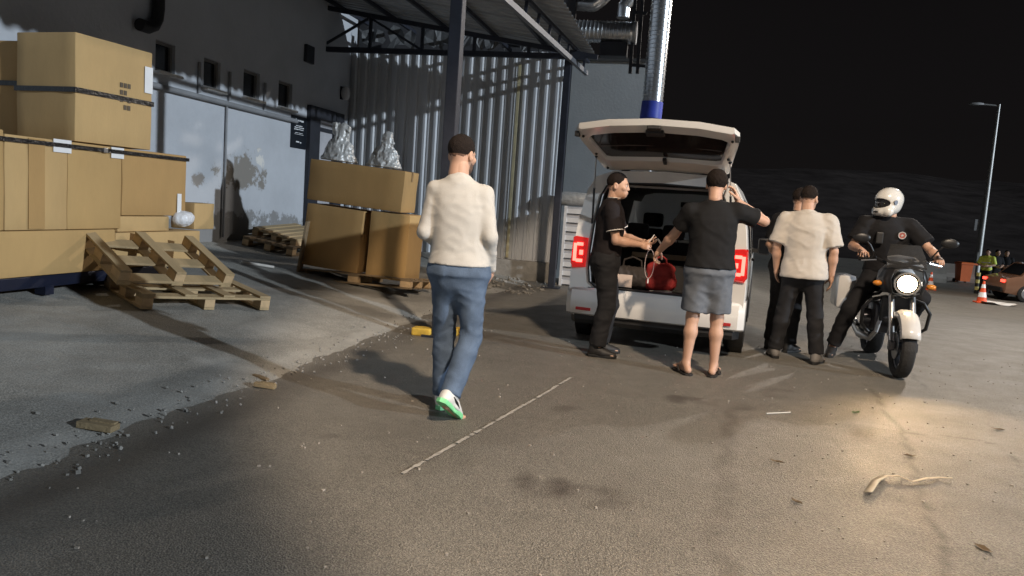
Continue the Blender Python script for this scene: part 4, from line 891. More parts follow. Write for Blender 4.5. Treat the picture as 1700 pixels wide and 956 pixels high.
body = one('body', white, van, lambda mb: shell(mb, False), True)
mod = body.modifiers.new('thick', 'SOLIDIFY'); mod.thickness = .02; mod.offset = -1
tint = mat('tinted_glass', (.05, .055, .06), .05, var=0, trans=.9)
for y0, y1 in ((.42, 1.45), (1.78, 2.75)):
    for s in (-1, 1):
        yv = [y for y in YS if y0 <= y <= y1]; one('side_window', tint, van, lambda mb: mb.loft([[(lambda r_: r_[k] if s > 0 else r_[N-1-k])(ring(y)) for k in (3, 4, 5)] for y in yv], False), True)
one('windscreen', mat('glow_tint_glass', (.78, .85, .92), .28, var=.1, vscale=5, trans=.7), van, lambda mb: mb.loft([ring(y)[5:N-5] for y in YS if 2.85 <= y <= 3.62], False), True)  # pale blue frosting put in for the brightness showing through the screen
# rear frame around the opening
OPEN = [(.60, .600), (.68, .66), (.70, .80), (.70, .98), (.675, 1.28), (.625, 1.56), (.58, 1.655), (.45, 1.69), (0, 1.705)]
def half2ring(h, y): return [Vector((x, y, z)) for x, z in h]+[Vector((-x, y, z)) for x, z in reversed(h[:-1])]
def rear_frame(mb):
    a = ring(.03); b = half2ring([(x*.93+o[0]*.07, z*.95+o[1]*.05) for (x, z), o in zip(HALF, OPEN)], .0); c = half2ring(OPEN, .012); d = half2ring([(x-.015, z-.012) for x, z in OPEN], .07)
    mb.loft([a, b, c, d], False)
one('rear_frame', white, van, rear_frame, True)
one('door_seal', trim, van, lambda mb: mb.tube(half2ring([(x-.006, z-.004) for x, z in OPEN], .016), .011, 6))
def lining_mesh(mb):
    inn = [half2ring([(x-.016, z-.014) for x, z in OPEN], .06)]+[half2ring([(x+.02, z if z > .7 else .585) for x, z in OPEN], y) for y in (.35, 1.2, 2.2)]+[half2ring([(x+.02, (z if z > .7 else .585)-.0) for x, z in OPEN], 2.8)]
    rs_ = inn; V = [p for r in rs_ for p in r]; n = len(rs_[0]); Fq = []
    yv = [.06, .35, 1.2, 2.2, 2.8]
    for i in range(len(rs_)-1):
        for k in range(n-1):
            kk = k if k < n//2 else n-2-k
            if kk in (3, 4) and i in (1, 3): continue
            Fq.append((i*n+k, i*n+k+1, (i+1)*n+k+1, (i+1)*n+k))
    mb.add(V, Fq)
one('interior_lining', lining, van, lining_mesh)
one('load_floor', mat('floor_mat', (.018, .017, .017), .9, var=.4, vscale=14, bump=.3), van, lambda mb: mb.box((0, 1.4, .575), (1.36, 2.8, .05)))
one('sill_plate', trim, van, lambda mb: mb.box((0, .045, .602), (1.22, .10, .022), bev=.006))
def bumper(mb):
    prof = [(.0, .30), (-.055, .325), (-.075, .42), (-.07, .50), (-.045, .565), (.0, .595), (.09, .60), (.09, .30)]
    xs_ = [(-.905, .24), (-.90, .08), (-.84, .02), (-.6, -.005), (0, -.02), (.6, -.005), (.84, .02), (.90, .08), (.905, .24)]
    mb.loft([[Vector((x, y0+p, z)) for p, z in prof] for x, y0 in xs_], True, True)
bp_ = one('rear_bumper', white, van, bumper, True)
one('lower_valance', trim, van, lambda mb: mb.loft([[Vector((x, y0+p, z)) for p, z in ((-.03, .33), (-.035, .26), (.0, .215), (.14, .215), (.14, .33))] for x, y0 in ((-.86, .14), (-.8, .03), (0, -.005), (.8, .03), (.86, .14))]), True)
for s in (-1, 1):
    one('reflector', mat('reflector_red', (.35, .02, .02), .25, var=.1), bp_, lambda mb: mb.box((s*.70, -.066, .375), (.16, .014, .032), Matrix.Rotation(s*.05, 3, 'Z'), bev=.005))
    # tail light: housing with a lit C-shaped guide
    tl = empty('tail_light', (s*.785, -.012, .955)); tl.parent = van
    one('housing', mat('tail_red', (.30, .012, .012), .15, var=.1, coat=.6, emit=(1, .02, .015), estr=.35), tl, lambda mb: mb.loft([[Vector((s*x*k, y, z*k)) for x, z in ((-.070, .15), (.055, .165), (.085, .15), (.098, -.11), (.075, -.165), (-.060, -.15))] for y, k in ((.06, 1.05), (-.005, 1.0), (-.022, .9))]), True)
    one('light_guide', mat('tail_lit', (.9, .1, .08), .3, var=0, emit=(1.0, .055, .04), estr=9.), tl, lambda mb: [mb.box((s*(.055), -.026, .0), (.034, .012, .185), bev=.004), mb.box((s*.005, -.0262, .085), (.068, .012, .034), bev=.004), mb.box((s*.005, -.0262, -.085), (.068, .012, .034), bev=.004), mb.box((s*(-.012), -.0264, .0), (.04, .010, .05), bev=.003)])
# wheels
def wheel(x, y):
    w_ = empty('wheel', (x, y, .315)); w_.parent = van
    one('tyre', mat('tyre_rubber', (.018, .018, .018), .85, var=.2, vscale=20, bump=.3, bscale=50), w_, lambda mb: mb.loft([[Vector((xx, r*math.cos(a), r*math.sin(a))) for xx, r in ((-.10, .21), (-.105, .27), (-.085, .312), (.085, .312), (.105, .27), (.10, .21))] for a in [2*math.pi*i/36 for i in range(37)]], True, False), True)
    one('rim', mat('alloy', (.45, .45, .46), .35, .8, var=.1), w_, lambda mb: [mb.tube([(-.085, 0, 0), (.085, 0, 0)], [.212, .212], 28)]+[mb.box((.088 if x > 0 else -.088, .12*math.cos(a), .12*math.sin(a)), (.02, .2, .05), Matrix.Rotation(a, 3, 'X')) for a in [i*1.2566 for i in range(5)]])
    one('wheel_arch', trim, van, lambda mb: mb.tube([((.75 if x > 0 else -.75), y, .33), ((.898 if x > 0 else -.898), y, .33)], [.375, .375], 30))
for s in (-1, 1): wheel(s*.80, .78); wheel(s*.80, 3.5)
# tailgate
HG = Vector((0, .10, 1.795)); TA = R(17)
tg = empty('tailgate', HG); tg.parent = van
def TP(x, s, n):    # s along the gate from the hinge, n towards the van's outside (up)
    bow = .05*(1-(x/.78)**2)*(s/1.1)
    return Vector((x, -(s+bow)*math.cos(TA)-n*math.sin(TA), (s+bow)*math.sin(TA)*1.0+n*math.cos(TA)+.045*(1-(x/.8)**2)))
OUT = [(0, .02), (.40, .02), (.57, .03), (.62, .09), (.665, .45), (.70, .72), (.715, .86), (.725, .98), (.68, 1.06), (.40, 1.085), (0, 1.09)]
INN = [(0, .30), (.34, .30), (.50, .31), (.545, .34), (.58, .55), (.615, .80), (.62, .85), (.61, .89), (.56, .925), (.36, .945), (0, .955)]
def full(h): return h+[(-x, s) for x, s in reversed(h[1:-1])]
def gate_mesh(mb):
    A, B = full(OUT), full(INN); mb.loft([[TP(x*k, s, n) for x, s in P_] for P_, n, k in ((B, .0, 1), (B, -.018, 1.02), (A, -.012, .965), (A, .0, 1.0), (A, .045, .99), (B, .055, 1), (B, .0, 1))], True, False)
one('frame', white, tg, gate_mesh, True)
one('glass', mat('gate_glass', (.02, .015, .014), .08, var=0, spec=.6), tg, lambda mb: mb.add([TP(x, s, .02) for x, s in full(INN)], [tuple(range(len(full(INN))))]), True)
one('trim_panel', mat('gate_trim', (.50, .46, .40), .55, var=.08), tg, lambda mb: mb.loft([[TP(x, .07, -.020) for x in (-.50, -.3, 0, .3, .50)], [TP(x, .09, -.034) for x in (-.50, -.3, 0, .3, .50)], [TP(x, .25, -.036) for x in (-.52, -.33, 0, .33, .52)], [TP(x, .28, -.016) for x in (-.52, -.33, 0, .33, .52)]], False), True)
one('latch', trim, tg, lambda mb: mb.box(TP(0, 1.05, -.02), (.12, .07, .04), Matrix.Rotation(-TA, 3, 'X'), bev=.008))
one('wiper_motor', trim, tg, lambda mb: mb.box(TP(.0, .975, -.035), (.16, .09, .035), Matrix.Rotation(-TA, 3, 'X'), bev=.01))
one('brake_lamp', trim, tg, lambda mb: mb.box(TP(0.02, .30, -.02), (.035, .12, .03), Matrix.Rotation(-TA, 3, 'X'), bev=.005))
one('heating_line', mat('gate_line', (.10, .08, .07), .4, var=0), tg, lambda mb: mb.tube([TP(x, .60, .008) for x in (-.56, -.3, 0, .3, .56)], .004, 5))
for s in (-1, 1):
    for ss in (.12, .5, .93): one('rubber_stop', trim, tg, lambda mb: mb.ball(TP(s*float(np.interp(ss, [.1, .5, 1], [.57, .62, .67])), ss, -.022), .014, 8, 5))
    one('corner_catch', trim, tg, lambda mb: mb.box(TP(s*.705, .99, -.02), (.04, .07, .05), bev=.006)); one('hinge', trim, tg, lambda mb: mb.box(TP(s*.40, .02, -.01), (.08, .10, .04), bev=.008))
    a, b = Vector((s*.695, .03, 1.24))-HG, TP(s*.635, .42, -.015); m1 = a.lerp(b, .55)
    st_g = one('gas_strut', trim, tg, lambda mb: (mb.tube([a, m1], .011, 8), mb.ball(a, .016, 8, 5), mb.ball(b, .016, 8, 5)), True)
    one('rod', mat('steel_bright', (.5, .5, .5), .3, .9, var=.1), st_g, lambda mb: mb.tube([m1, b], .006, 8), True)
# seats, shelf, dashboard, steering wheel, mirrors
sf = mat('seat_fabric', (.016, .015, .016), .9, var=.3, vscale=20)
def seat(x, y, w_, name='seat', top=1.10):
    s = one(name, sf, van, lambda mb: (mb.box((x, y, (top+.6)/2), (w_, .14, top-.6), Matrix.Rotation(-.16, 3, 'X'), bev=.05), mb.box((x, y+.25, .62), (w_, .5, .14), bev=.04)), True)
    return s
s1 = seat(0, 1.35, 1.24, 'rear_bench', 1.09)
for x in (-.42, 0.0, .42): one('headrest', sf, s1, lambda mb: (mb.box((x, 1.32, 1.20), (.26, .10, .17), bev=.045), mb.tube([(x-.05, 1.33, 1.07), (x-.05, 1.33, 1.16)], .008, 6), mb.tube([(x+.05, 1.33, 1.07), (x+.05, 1.33, 1.16)], .008, 6)), True)
for x in (-.38, .38):
    s2 = seat(x, 2.30, .5, 'front_seat', 1.22); one('headrest', sf, s2, lambda mb: mb.box((x, 2.24, 1.33), (.26, .10, .18), bev=.045), True)
one('dashboard', trim, van, lambda mb: mb.box((0, 3.15, .84), (1.42, .5, .36), bev=.08), True)
one('steering_wheel', trim, van, lambda mb: mb.torus((0, 0, 0), .18, .016, n=28, m_=8), True).matrix_local = Matrix.Translation((-.38, 2.84, 1.04)) @ Matrix.Rotation(R(-62), 4, 'X') @ Matrix.Rotation(R(90), 4, 'Y')
one('interior_mirror', trim, van, lambda mb: mb.box((0, 2.9, 1.56), (.24, .03, .07), bev=.012))
one('shelf_edge', mat('tan_board', (.34, .25, .16), .8, var=.2, vscale=8), van, lambda mb: mb.box((.12, .95, .93), (1.05, .05, .055)))
one('roof_trim', mat('roof_trim_grey', (.26, .24, .22), .8, var=.1), van, lambda mb: mb.box((0, .10, 1.665), (.95, .05, .02)))
for s in (-1, 1):
    mm = one('side_mirror', white if s < 0 else trim, van, lambda mb: (mb.box((s*1.02, 2.78, 1.08), (.16, .10, .22), bev=.035), mb.box((s*.92, 2.78, 1.02), (.10, .05, .05))), True)
    one('mirror_glass', glass_dark, mm, lambda mb: mb.box((s*1.02, 2.728, 1.08), (.12, .004, .17)))
one('door_handle', trim, van, lambda mb: mb.box((.905, 1.70, .95), (.03, .16, .03), bev=.008))
# cargo
VM = Matrix.Translation(VANP) @ Matrix.Rotation(VANYAW, 4, 'Z')
def vobj(name, label, cat, p): return empty(name, VM @ Vector(p), VANYAW, label, cat)
rb = vobj('red_bag', 'dark red soft bag standing on the load floor of the van', 'bag', (.02, .26, .602)); redm = mat('red_fabric', (.30, .022, .022), .75, var=.25, vscale=14, bump=.2)
g = SDF((-.18, -.15, -.02), (.18, .15, .36), .010); g.cone((-.08, 0, .10), (.08, 0, .10), .095, .095, .03, ((0, 1, 0), 1.0)); g.cone((-.07, 0, .22), (.07, 0, .22), .085, .08, .04, ((0, 1, 0), 1.2)); g.ripple(folds(3, .008, 1.6)); sl_, (X, Yg, Zg) = g.sub(g.lo, g.lo+g.n*g.h); g.F = np.maximum(g.F, .002-Zg).astype(np.float32); smooth_obj('sack', g.mesh(), redm, rb, 1)
one('handle', redm, rb, lambda mb: mb.tube([(-.06, -.02, .27), (-.05, -.03, .34), (0, -.03, .375), (.05, -.03, .34), (.06, -.02, .27)], .010, 8), True)
bb = vobj('dark_holdall', 'dark holdall with a pale flap beside the red bag in the van', 'bag', (-.28, .27, .602))
g = SDF((-.22, -.17, -.02), (.22, .17, .32), .010); g.cone((-.10, 0, .12), (.10, 0, .12), .115, .115, .03, ((0, 1, 0), 1.0)); g.ripple(folds(8, .010, 1.6)); sl_, (X, Yg, Zg) = g.sub(g.lo, g.lo+g.n*g.h); g.F = np.maximum(g.F, .002-Zg).astype(np.float32); smooth_obj('sack', g.mesh(), mat('dark_canvas', (.035, .028, .025), .85, var=.3, vscale=10), bb, 1)
one('flap', mat('pale_cloth', (.50, .40, .34), .8, var=.1), bb, lambda mb: mb.loft([[Vector((x, y, z)) for x in (-.13, -.05, .03)] for y, z in ((-.135, .02), (-.140, .10), (-.118, .15))], False), True)
one('handle', mat('dark_canvas', (.035, .028, .025)), bb, lambda mb: mb.tube([(-.1, 0, .22), (-.09, 0, .30), (0, 0, .335), (.09, 0, .30), (.1, 0, .22)], .010, 8), True)
pf = vobj('paper_sheet', 'crumpled white paper lying on the van load floor by the red bag', 'paper', (.05, .14, .603)); one('sheet', mat('paper_white', (.62, .60, .57), .8, var=.05), pf, lambda mb: mb.loft([[Vector((x, y, .01+.012*math.sin(9*x+20*y))) for x in (-.12, -.04, .04, .12)] for y in (-.04, 0, .04)], False))
vb_ = vobj('dark_crate', 'dark plastic crate deep inside the van behind the bags', 'crate', (.30, .75, .602))
one('walls', lining, vb_, lambda mb: [mb.box((s*.22, 0, .12), (.02, .34, .24)) for s in (-1, 1)]+[mb.box((0, s*.16, .12), (.42, .02, .24)) for s in (-1, 1)]); one('bottom', lining, vb_, lambda mb: mb.box((0, 0, .012), (.41, .29, .018)))
# ------------------------------------------------------------------ motorcycle facing the camera
mw = onZ(1491, 627); MY = math.atan2(-mw.y, -mw.x)-math.pi/2; MOTYAW = MY+R(13)
MO = empty('motorcycle', (mw.x, mw.y, 0), MOTYAW, 'white and black police style motorcycle with its headlight lit, ridden toward the camera', 'motorcycle')
# local +y forward (towards the camera), origin under the front axle, +x = rider's right
blk = mat('moto_black', (.014, .014, .015), .4, .3, var=.2); silver = mat('moto_silver', (.5, .5, .5), .3, .85, var=.1); mwhite = mat('moto_white', (.60, .60, .60), .25, var=.06, coat=.4); chrome = mat('moto_dark_metal', (.10, .10, .11), .35, .8, var=.2)
def mwheel(y, r, w_):
    e = empty('wheel', (0, y, r)); e.parent = MO
    def ty(mb):
        prof = [(-.6*w_, r-.085), (-w_*.95, r-.06), (-w_, r-.035), (-.75*w_, r-.012), (0, r), (.75*w_, r-.012), (w_, r-.035), (w_*.95, r-.06), (.6*w_, r-.085)]
        mb.loft([[Vector((xx, rr*math.cos(a), rr*math.sin(a))) for xx, rr in prof] for a in [2*math.pi*i/40 for i in range(41)]], True, False)
    t = one('tyre', mat('moto_tyre', (.020, .020, .021), .8, var=.2, vscale=20, bump=.25, bscale=60), e, ty, True)
    one('rim', chrome, e, lambda mb: mb.torus((0, 0, 0), r-.088, .018, n=36, m_=8, squash=1.6), True)
    for i in range(5): one('spoke', chrome, e, lambda mb: mb.bar((0, .02*math.cos(i*1.2566), .02*math.sin(i*1.2566)), (0, (r-.09)*math.cos(i*1.2566), (r-.09)*math.sin(i*1.2566)), .03, .022, (1, 0, 0)))
    one('hub', chrome, e, lambda mb: mb.tube([(-.07, 0, 0), (.07, 0, 0)], .04, 14), True)
    for s in (-1, 1): one('brake_disc', silver, e, lambda mb: mb.tube([(s*.060, 0, 0), (s*.065, 0, 0)], .13, 24))
mwheel(0, .31, .062); mwheel(-1.42, .31, .08)
ax, hd_ = Vector((0, 0, .31)), Vector((0, -.36, .98))
for s in (-1, 1):
    f_ = one('fork', silver, MO, lambda mb: mb.tube([ax+Vector((s*.095, 0, 0)), ax.lerp(hd_, .5)+Vector((s*.095, 0, 0)), hd_+Vector((s*.095, 0, 0))], [.030, .027, .024], 12), True)
    one('axle_clamp', chrome, f_, lambda mb: mb.box(ax+Vector((s*.1, .02, 0)), (.05, .1, .09), bev=.012))
def fender(mb):
    rs_ = []
    for i in range(13):
        a = R(20)+R(150)*i/12; rr = .335; rs_.append([Vector((x, rr*math.cos(a)*(1+.0*x)-dz_*math.cos(a), .31+rr*math.sin(a)-dz_*math.sin(a))) for x, dz_ in ((-.085, .06), (-.080, .01), (-.045, -.012), (0, -.018), (.045, -.012), (.080, .01), (.085, .06))])
    mb.loft(rs_, False)
fm = one('front_fender', mwhite, MO, fender, True); fm.modifiers.new('t', 'SOLIDIFY').thickness = .006
hl = empty('headlight', (0, -.13, .90)); hl.parent = MO
one('shell', blk, hl, lambda mb: mb.loft([[Vector((r*math.cos(a), y, r*.92*math.sin(a))) for a in [2*math.pi*i/24 for i in range(24)]] for y, r in ((-.20, .03), (-.16, .09), (-.05, .118), (.02, .120), (.028, .108))]), True)
one('lens', mat('headlight_lit', (1, .9, .75), .2, var=0, emit=(1.0, .72, .40), estr=45.), hl, lambda mb: mb.loft([[Vector((r*math.cos(a), y, r*.92*math.sin(a))) for a in [2*math.pi*i/24 for i in range(24)]] for y, r in ((.012, .102), (.034, .08), (.044, .04), (.046, .008))]), 'all')
one('rim', silver, hl, lambda mb: mb.loft([[Vector((r*math.cos(a), y, r*.92*math.sin(a))) for a in [2*math.pi*i/24 for i in range(25)]] for y, r in ((.015, .122), (.034, .120), (.034, .104), (.02, .102))], True, False), True)
one('nose_fairing', blk, MO, lambda mb: mb.loft([[Vector((x*k, y, z)) for x, z in ((-.17, .80), (-.21, .93), (-.17, 1.03), (0, 1.06), (.17, 1.03), (.21, .93), (.17, .80), (0, .755))] for y, k in ((-.10, .72), (-.17, .95), (-.32, 1.05))], True, False), True).modifiers.new('t', 'SOLIDIFY').thickness = .01
one('windscreen', mat('screen_clear', (.25, .25, .25), .1, var=0, trans=.9), MO, lambda mb: mb.loft([[Vector((x*k, y-.25*abs(x)*abs(x)/.04*.2, z)) for x in (-.18, -.1, 0, .1, .18)] for y, z, k in ((-.16, 1.045, 1), (-.23, 1.16, .95), (-.32, 1.27, .75))], False), True)
one('tank', mwhite, MO, lambda mb: mb.loft([[Vector((x*w_, y, zc_+z*h_)) for x, z in ((-.6, -1), (-1, -.4), (-.95, .3), (-.6, .85), (0, 1), (.6, .85), (.95, .3), (1, -.4), (.6, -1))] for y, w_, zc_, h_ in ((-.36, .06, .95, .06), (-.42, .14, .95, .12), (-.60, .18, .94, .14), (-.80, .14, .90, .12), (-.90, .08, .86, .07))]), True)
one('seat', blk, MO, lambda mb: mb.loft([[Vector((x*w_, y, z0+z)) for x, z in ((-1, -.05), (-.95, .02), (-.6, .05), (0, .055), (.6, .05), (.95, .02), (1, -.05))] for y, w_, z0 in ((-.82, .09, .80), (-.95, .14, .79), (-1.2, .16, .80), (-1.35, .15, .84), (-1.65, .13, .86), (-1.75, .09, .87))]), True)
one('engine', chrome, MO, lambda mb: (mb.box((0, -.72, .50), (.34, .40, .30), bev=.04), mb.box((0, -.52, .58), (.26, .22, .26), Matrix.Rotation(.5, 3, 'X'), bev=.03), mb.tube([(-.24, -.78, .46), (.24, -.78, .46)], .11, 18)), True)
one('frame', blk, MO, lambda mb: [mb.tube([(s*.05, -.36, .95), (s*.14, -.62, .75), (s*.15, -.95, .70), (s*.13, -1.1, .45), (s*.12, -.7, .30), (s*.1, -.45, .5), (s*.05, -.36, .85)], .018, 8) for s in (-1, 1)], True)
one('swing_arm', blk, MO, lambda mb: [mb.bar((s*.11, -1.0, .40), (s*.11, -1.42, .31), .03, .06) for s in (-1, 1)])
one('radiator', blk, MO, lambda mb: mb.box((0, -.40, .62), (.30, .05, .26), bev=.01))
for s in (-1, 1):
    one('crash_bar', blk, MO, lambda mb: mb.tube([(s*.10, -.42, .74), (s*.24, -.40, .70), (s*.31, -.42, .60), (s*.30, -.46, .44), (s*.22, -.55, .36), (s*.10, -.6, .34)], .018, 10), True)
    hb = one('handlebar', blk, MO, lambda mb: mb.tube([(0, -.38, 1.04), (s*.12, -.38, 1.06), (s*.22, -.44, 1.11), (s*.38, -.54, 1.09)], [.015]*3+[.019], 10), True)
    one('lever', silver, hb, lambda mb: mb.tube([(s*.24, -.40, 1.10), (s*.37, -.46, 1.08)], .007, 6), True)
    mr_ = one('mirror', blk, MO, lambda mb: (mb.tube([(s*.24, -.44, 1.12), (s*.31, -.40, 1.24), (s*.36, -.40, 1.29)], .008, 6), mb.ball((s*.40, -.40, 1.31), (.085, .02, .05))), True)
    one('indicator', mat('indicator_amber', (.6, .22, .03), .3, var=0), MO, lambda mb: mb.ball((s*.24, -.22, .88), (.045, .03, .028), 10, 6), 'all')
    one('foot_peg', blk, MO, lambda mb: mb.tube([(s*.13, -.98, .36), (s*.26, -.98, .36)], .014, 8))
    one('pannier', mwhite, MO, lambda mb: mb.box((s*.34, -1.52, .68), (.20, .46, .38), bev=.05), True)
one('exhaust', silver, MO, lambda mb: mb.tube([(.12, -.45, .55), (.16, -.42, .38), (.18, -.62, .27), (.20, -1.0, .26), (.21, -1.5, .36)], [.022, .022, .024, .045, .048], 12), True)
MMAT = Matrix.Translation(MO.location) @ Matrix.Rotation(MOTYAW, 4, 'Z')
hp_ = MMAT @ Vector((0, -.06, .87)); ht = MMAT @ Vector((-.05, 6.0, -.1))
spot('motorcycle_headlamp', hp_, ht, 150, (1.0, .66, .34), 80, 1.0, .05)
# ------------------------------------------------------------------ people
def cloth(name, col, **k): return mat(name, col, k.pop('rough', .85), var=k.pop('var', .12), vscale=k.pop('vscale', 12), bump=k.pop('bump', .12), bscale=k.pop('bscale', 160), spec=.25, **k)
denim = cloth('denim', (.085, .122, .185), var=.35, vscale=7, bump=.2); knit = cloth('white_knit', (.47, .455, .425), var=.05); blackc = cloth('black_cotton', (.010, .010, .011)); polo_m = cloth('dark_polo', (.013, .010, .011))
greysh = cloth('blue_grey_cotton', (.125, .14, .165), var=.2); tee_w = cloth('white_cotton', (.50, .465, .42), var=.05); uni = cloth('uniform_black', (.012, .012, .014)); dk_tr = cloth('dark_trousers', (.016, .016, .018))
sh_w = mat('trainer_white', (.62, .62, .60), .5, var=.1, vscale=30); sole_g = mat('sole_green', (.20, .62, .30), .5, var=.25, vscale=20); sole_k = mat('sole_black', (.012, .012, .012), .7, var=.1); boot = mat('boot_black', (.012, .011, .011), .6, var=.2)
# man in the foreground walking away
b0 = onZ(748, 684)
walker, hc, HM_, J_ = person('person', 'man in white long sleeved top and blue jeans walking away in the foreground', (b0.x, b0.y, 0), R(9), dict(
    pelvis=(-.005, 0, 0), chest=(-.03, .01, 0), shoulderL=(-.180, .0, 1.43), elbowL=(-.228, -.045, 1.165), wristL=(-.13, .17, 1.05), shoulderR=(.130, .0, 1.425), elbowR=(.190, -.06, 1.16), wristR=(.195, .085, .94),
    hipL=(-.088, 0, .93), kneeL=(-.085, .08, .51), ankleL=(-.075, .10, .088), hipR=(.085, 0, .93), kneeR=(.105, -.01, .51), ankleR=(.02, -.19, .165), head_yaw=R(-24), head_pitch=R(-6), feet={'L': (-.05, 1), 'R': (.45, 1)}, foot_pitch={'R': .62},
    hands={'R': dict(dir=(-.15, .55, -.8), palm=(-1, 0, 0), curl=.55), 'L': dict(dir=(.5, .8, -.2), palm=(0, 0, -1), curl=.6)}),
    dict(hair='short', beard=True, trousers=dict(mat=denim, name='jeans', ease=.000, hem=1.0, hem_r=.066, fold=.0055, waist=.99), shirt=dict(mat=knit, name='sweater', long=True, hem=.972, ease=-.004, flare=.027, fold=.0042, arm_ease=-.004, cuff=.98), shoes=dict(kind='shoe', mat=sh_w, sole=sole_g, stripe=sole_k)), scale=1.01, res=.0085, seed=2)
# officer-like man in a dark polo, left of the load bay
b1 = onZ(996, 589)
polo, *_ = person('person', 'man in dark polo shirt and black trousers writing beside the left tail light', (b1.x, b1.y, 0), R(-84), dict(
    pelvis=(0, -.02, 0), chest=(0, .0, 0), shoulderL=(-.19, .02, 1.435), elbowL=(-.22, .13, 1.17), wristL=(-.06, .33, 1.14), shoulderR=(.19, .0, 1.435), elbowR=(.225, .06, 1.145), wristR=(.12, .30, 1.12),
    hipL=(-.085, -.02, .93), kneeL=(-.11, .06, .50), ankleL=(-.13, .0, .088), hipR=(.085, -.02, .93), kneeR=(.10, .03, .50), ankleR=(.12, -.04, .088), head_yaw=R(-10), head_pitch=R(-2), feet={'L': (-.2, 1), 'R': (.1, 1)},
    hands={'R': dict(palm=(-.9, 0, -.3), curl=.62, thumb=.8), 'L': dict(palm=(.3, 0, .9), curl=.5)}),
    dict(hair='short', trousers=dict(mat=dk_tr, ease=.014, hem=.93, hem_r=.064, fold=.008, belt=True, waist=1.03), shirt=dict(mat=polo_m, name='polo_shirt', hem=.99, ease=.010, flare=.012, sleeve=.72, collar=True, fold=.005), shoes=dict(kind='shoe', mat=boot, sole=sole_k, top=.12)), scale=.985, res=.010, seed=5)
# man in shorts on the phone
b2 = onZ(1161, 623)
caller, hcc, HMc, Jc = person('person', 'man in black T-shirt, grey shorts and flip-flops phoning with one hand in the van', (b2.x, b2.y, 0), R(4), dict(
    pelvis=(.0, 0, 0), chest=(-.005, .03, 0), shoulderL=(-.20, .03, 1.425), elbowL=(-.32, .16, 1.215), wristL=(-.435, .33, 1.05), shoulderR=(.195, .02, 1.45), elbowR=(.43, .10, 1.385), wristR=(.185, .075, 1.545),
    hipL=(-.09, 0, .93), kneeL=(-.105, .02, .51), ankleL=(-.125, -.01, .102), hipR=(.09, 0, .93), kneeR=(.105, .035, .51), ankleR=(.115, .02, .102), head_yaw=R(-6), head_pitch=R(-14), feet={'L': (-.45, 1), 'R': (.30, 1)},
    hands={'R': dict(dir=(-.32, .10, .9), palm=(-1, 0, -.2), curl=.42, thumb=.6), 'L': dict(dir=(-.4, .45, -.8), palm=(.2, .2, -.9), curl=.8)}),
    dict(hair='mid', trousers=dict(mat=greysh, short=.86, ease=.016, fold=.006, waist=1.02, belt=True), shirt=dict(mat=blackc, hem=.955, ease=.012, flare=.026, sleeve=.66, fold=.005, name='t_shirt'), shoes=dict(kind='flipflop', mat=mat('flipflop_black', (.02, .017, .015), .7, var=.2))), scale=1.01, res=.010, seed=8)
ph = empty('mobile_phone', T2W(caller, hcc+np.array((.093, .03, -.012))), R(4), 'mobile phone held to the ear of the man in shorts', 'phone')
ph.rotation_euler = (R(28), R(8), R(4)); one('case', mat('phone_white', (.55, .55, .56), .3, var=.05), ph, lambda mb: mb.box((0, 0, 0), (.010, .072, .150), bev=.004)); one('screen', glass_dark, ph, lambda mb: mb.box((-.0058, 0, 0), (.002, .064, .138))); one('camera_bump', trim, ph, lambda mb: mb.box((.0065, .015, .05), (.003, .028, .028), bev=.001))
# slip and pen in the polo man's hands
q = T2W(polo, (.04, .405, 1.135)); sl2 = empty('paper_slip', q, R(-84), 'folded white slip in the hands of the man in the polo shirt', 'paper'); sl2.rotation_euler = (R(35), R(-10), R(-84)); one('sheet', mat('paper_white', (.62, .60, .57)), sl2, lambda mb: mb.loft([[Vector((x, y, .012*math.sin(14*y)+.1*x*x)) for x in (-.05, -.02, .02, .05)] for y in (-.07, -.03, .03, .07)], False)); one('fold', mat('paper_white'), sl2, lambda mb: mb.box((0, .07, -.02), (.10, .002, .05)))
pn = one('pen', mat('pen_white', (.7, .7, .7), .3, var=0), None, lambda mb: mb.tube([(0, 0, -.06), (0, 0, .06), (0, 0, .072)], [.004, .0045, .002], 8), True); pn.location = T2W(polo, (.075, .385, 1.165)); pn.rotation_euler = (R(-20), R(30), 0); tag(pn, 'white pen in the fist of the man in the polo shirt', 'pen')
ld = empty('lanyard', T2W(polo, (.02, .40, 1.08)), R(-84), 'pale looped strap dangling from the hands of the man in the polo shirt', 'strap')
one('loop', mat('pale_strap', (.55, .42, .38), .7, var=.1), ld, lambda mb: mb.loft([[p + Vector((w_, 0, 0)) for w_ in (-.012, .012)] for p in [Vector((.012*math.sin(t*3.0), .045*math.sin(t*6.283), -.14+.14*math.cos(t*6.283))) for t in [i/24 for i in range(25)]]], False), True).modifiers.new('t', 'SOLIDIFY').thickness = .004
one('tip', mat('paper_white'), ld, lambda mb: mb.box((0, 0, -.30), (.03, .012, .05)))
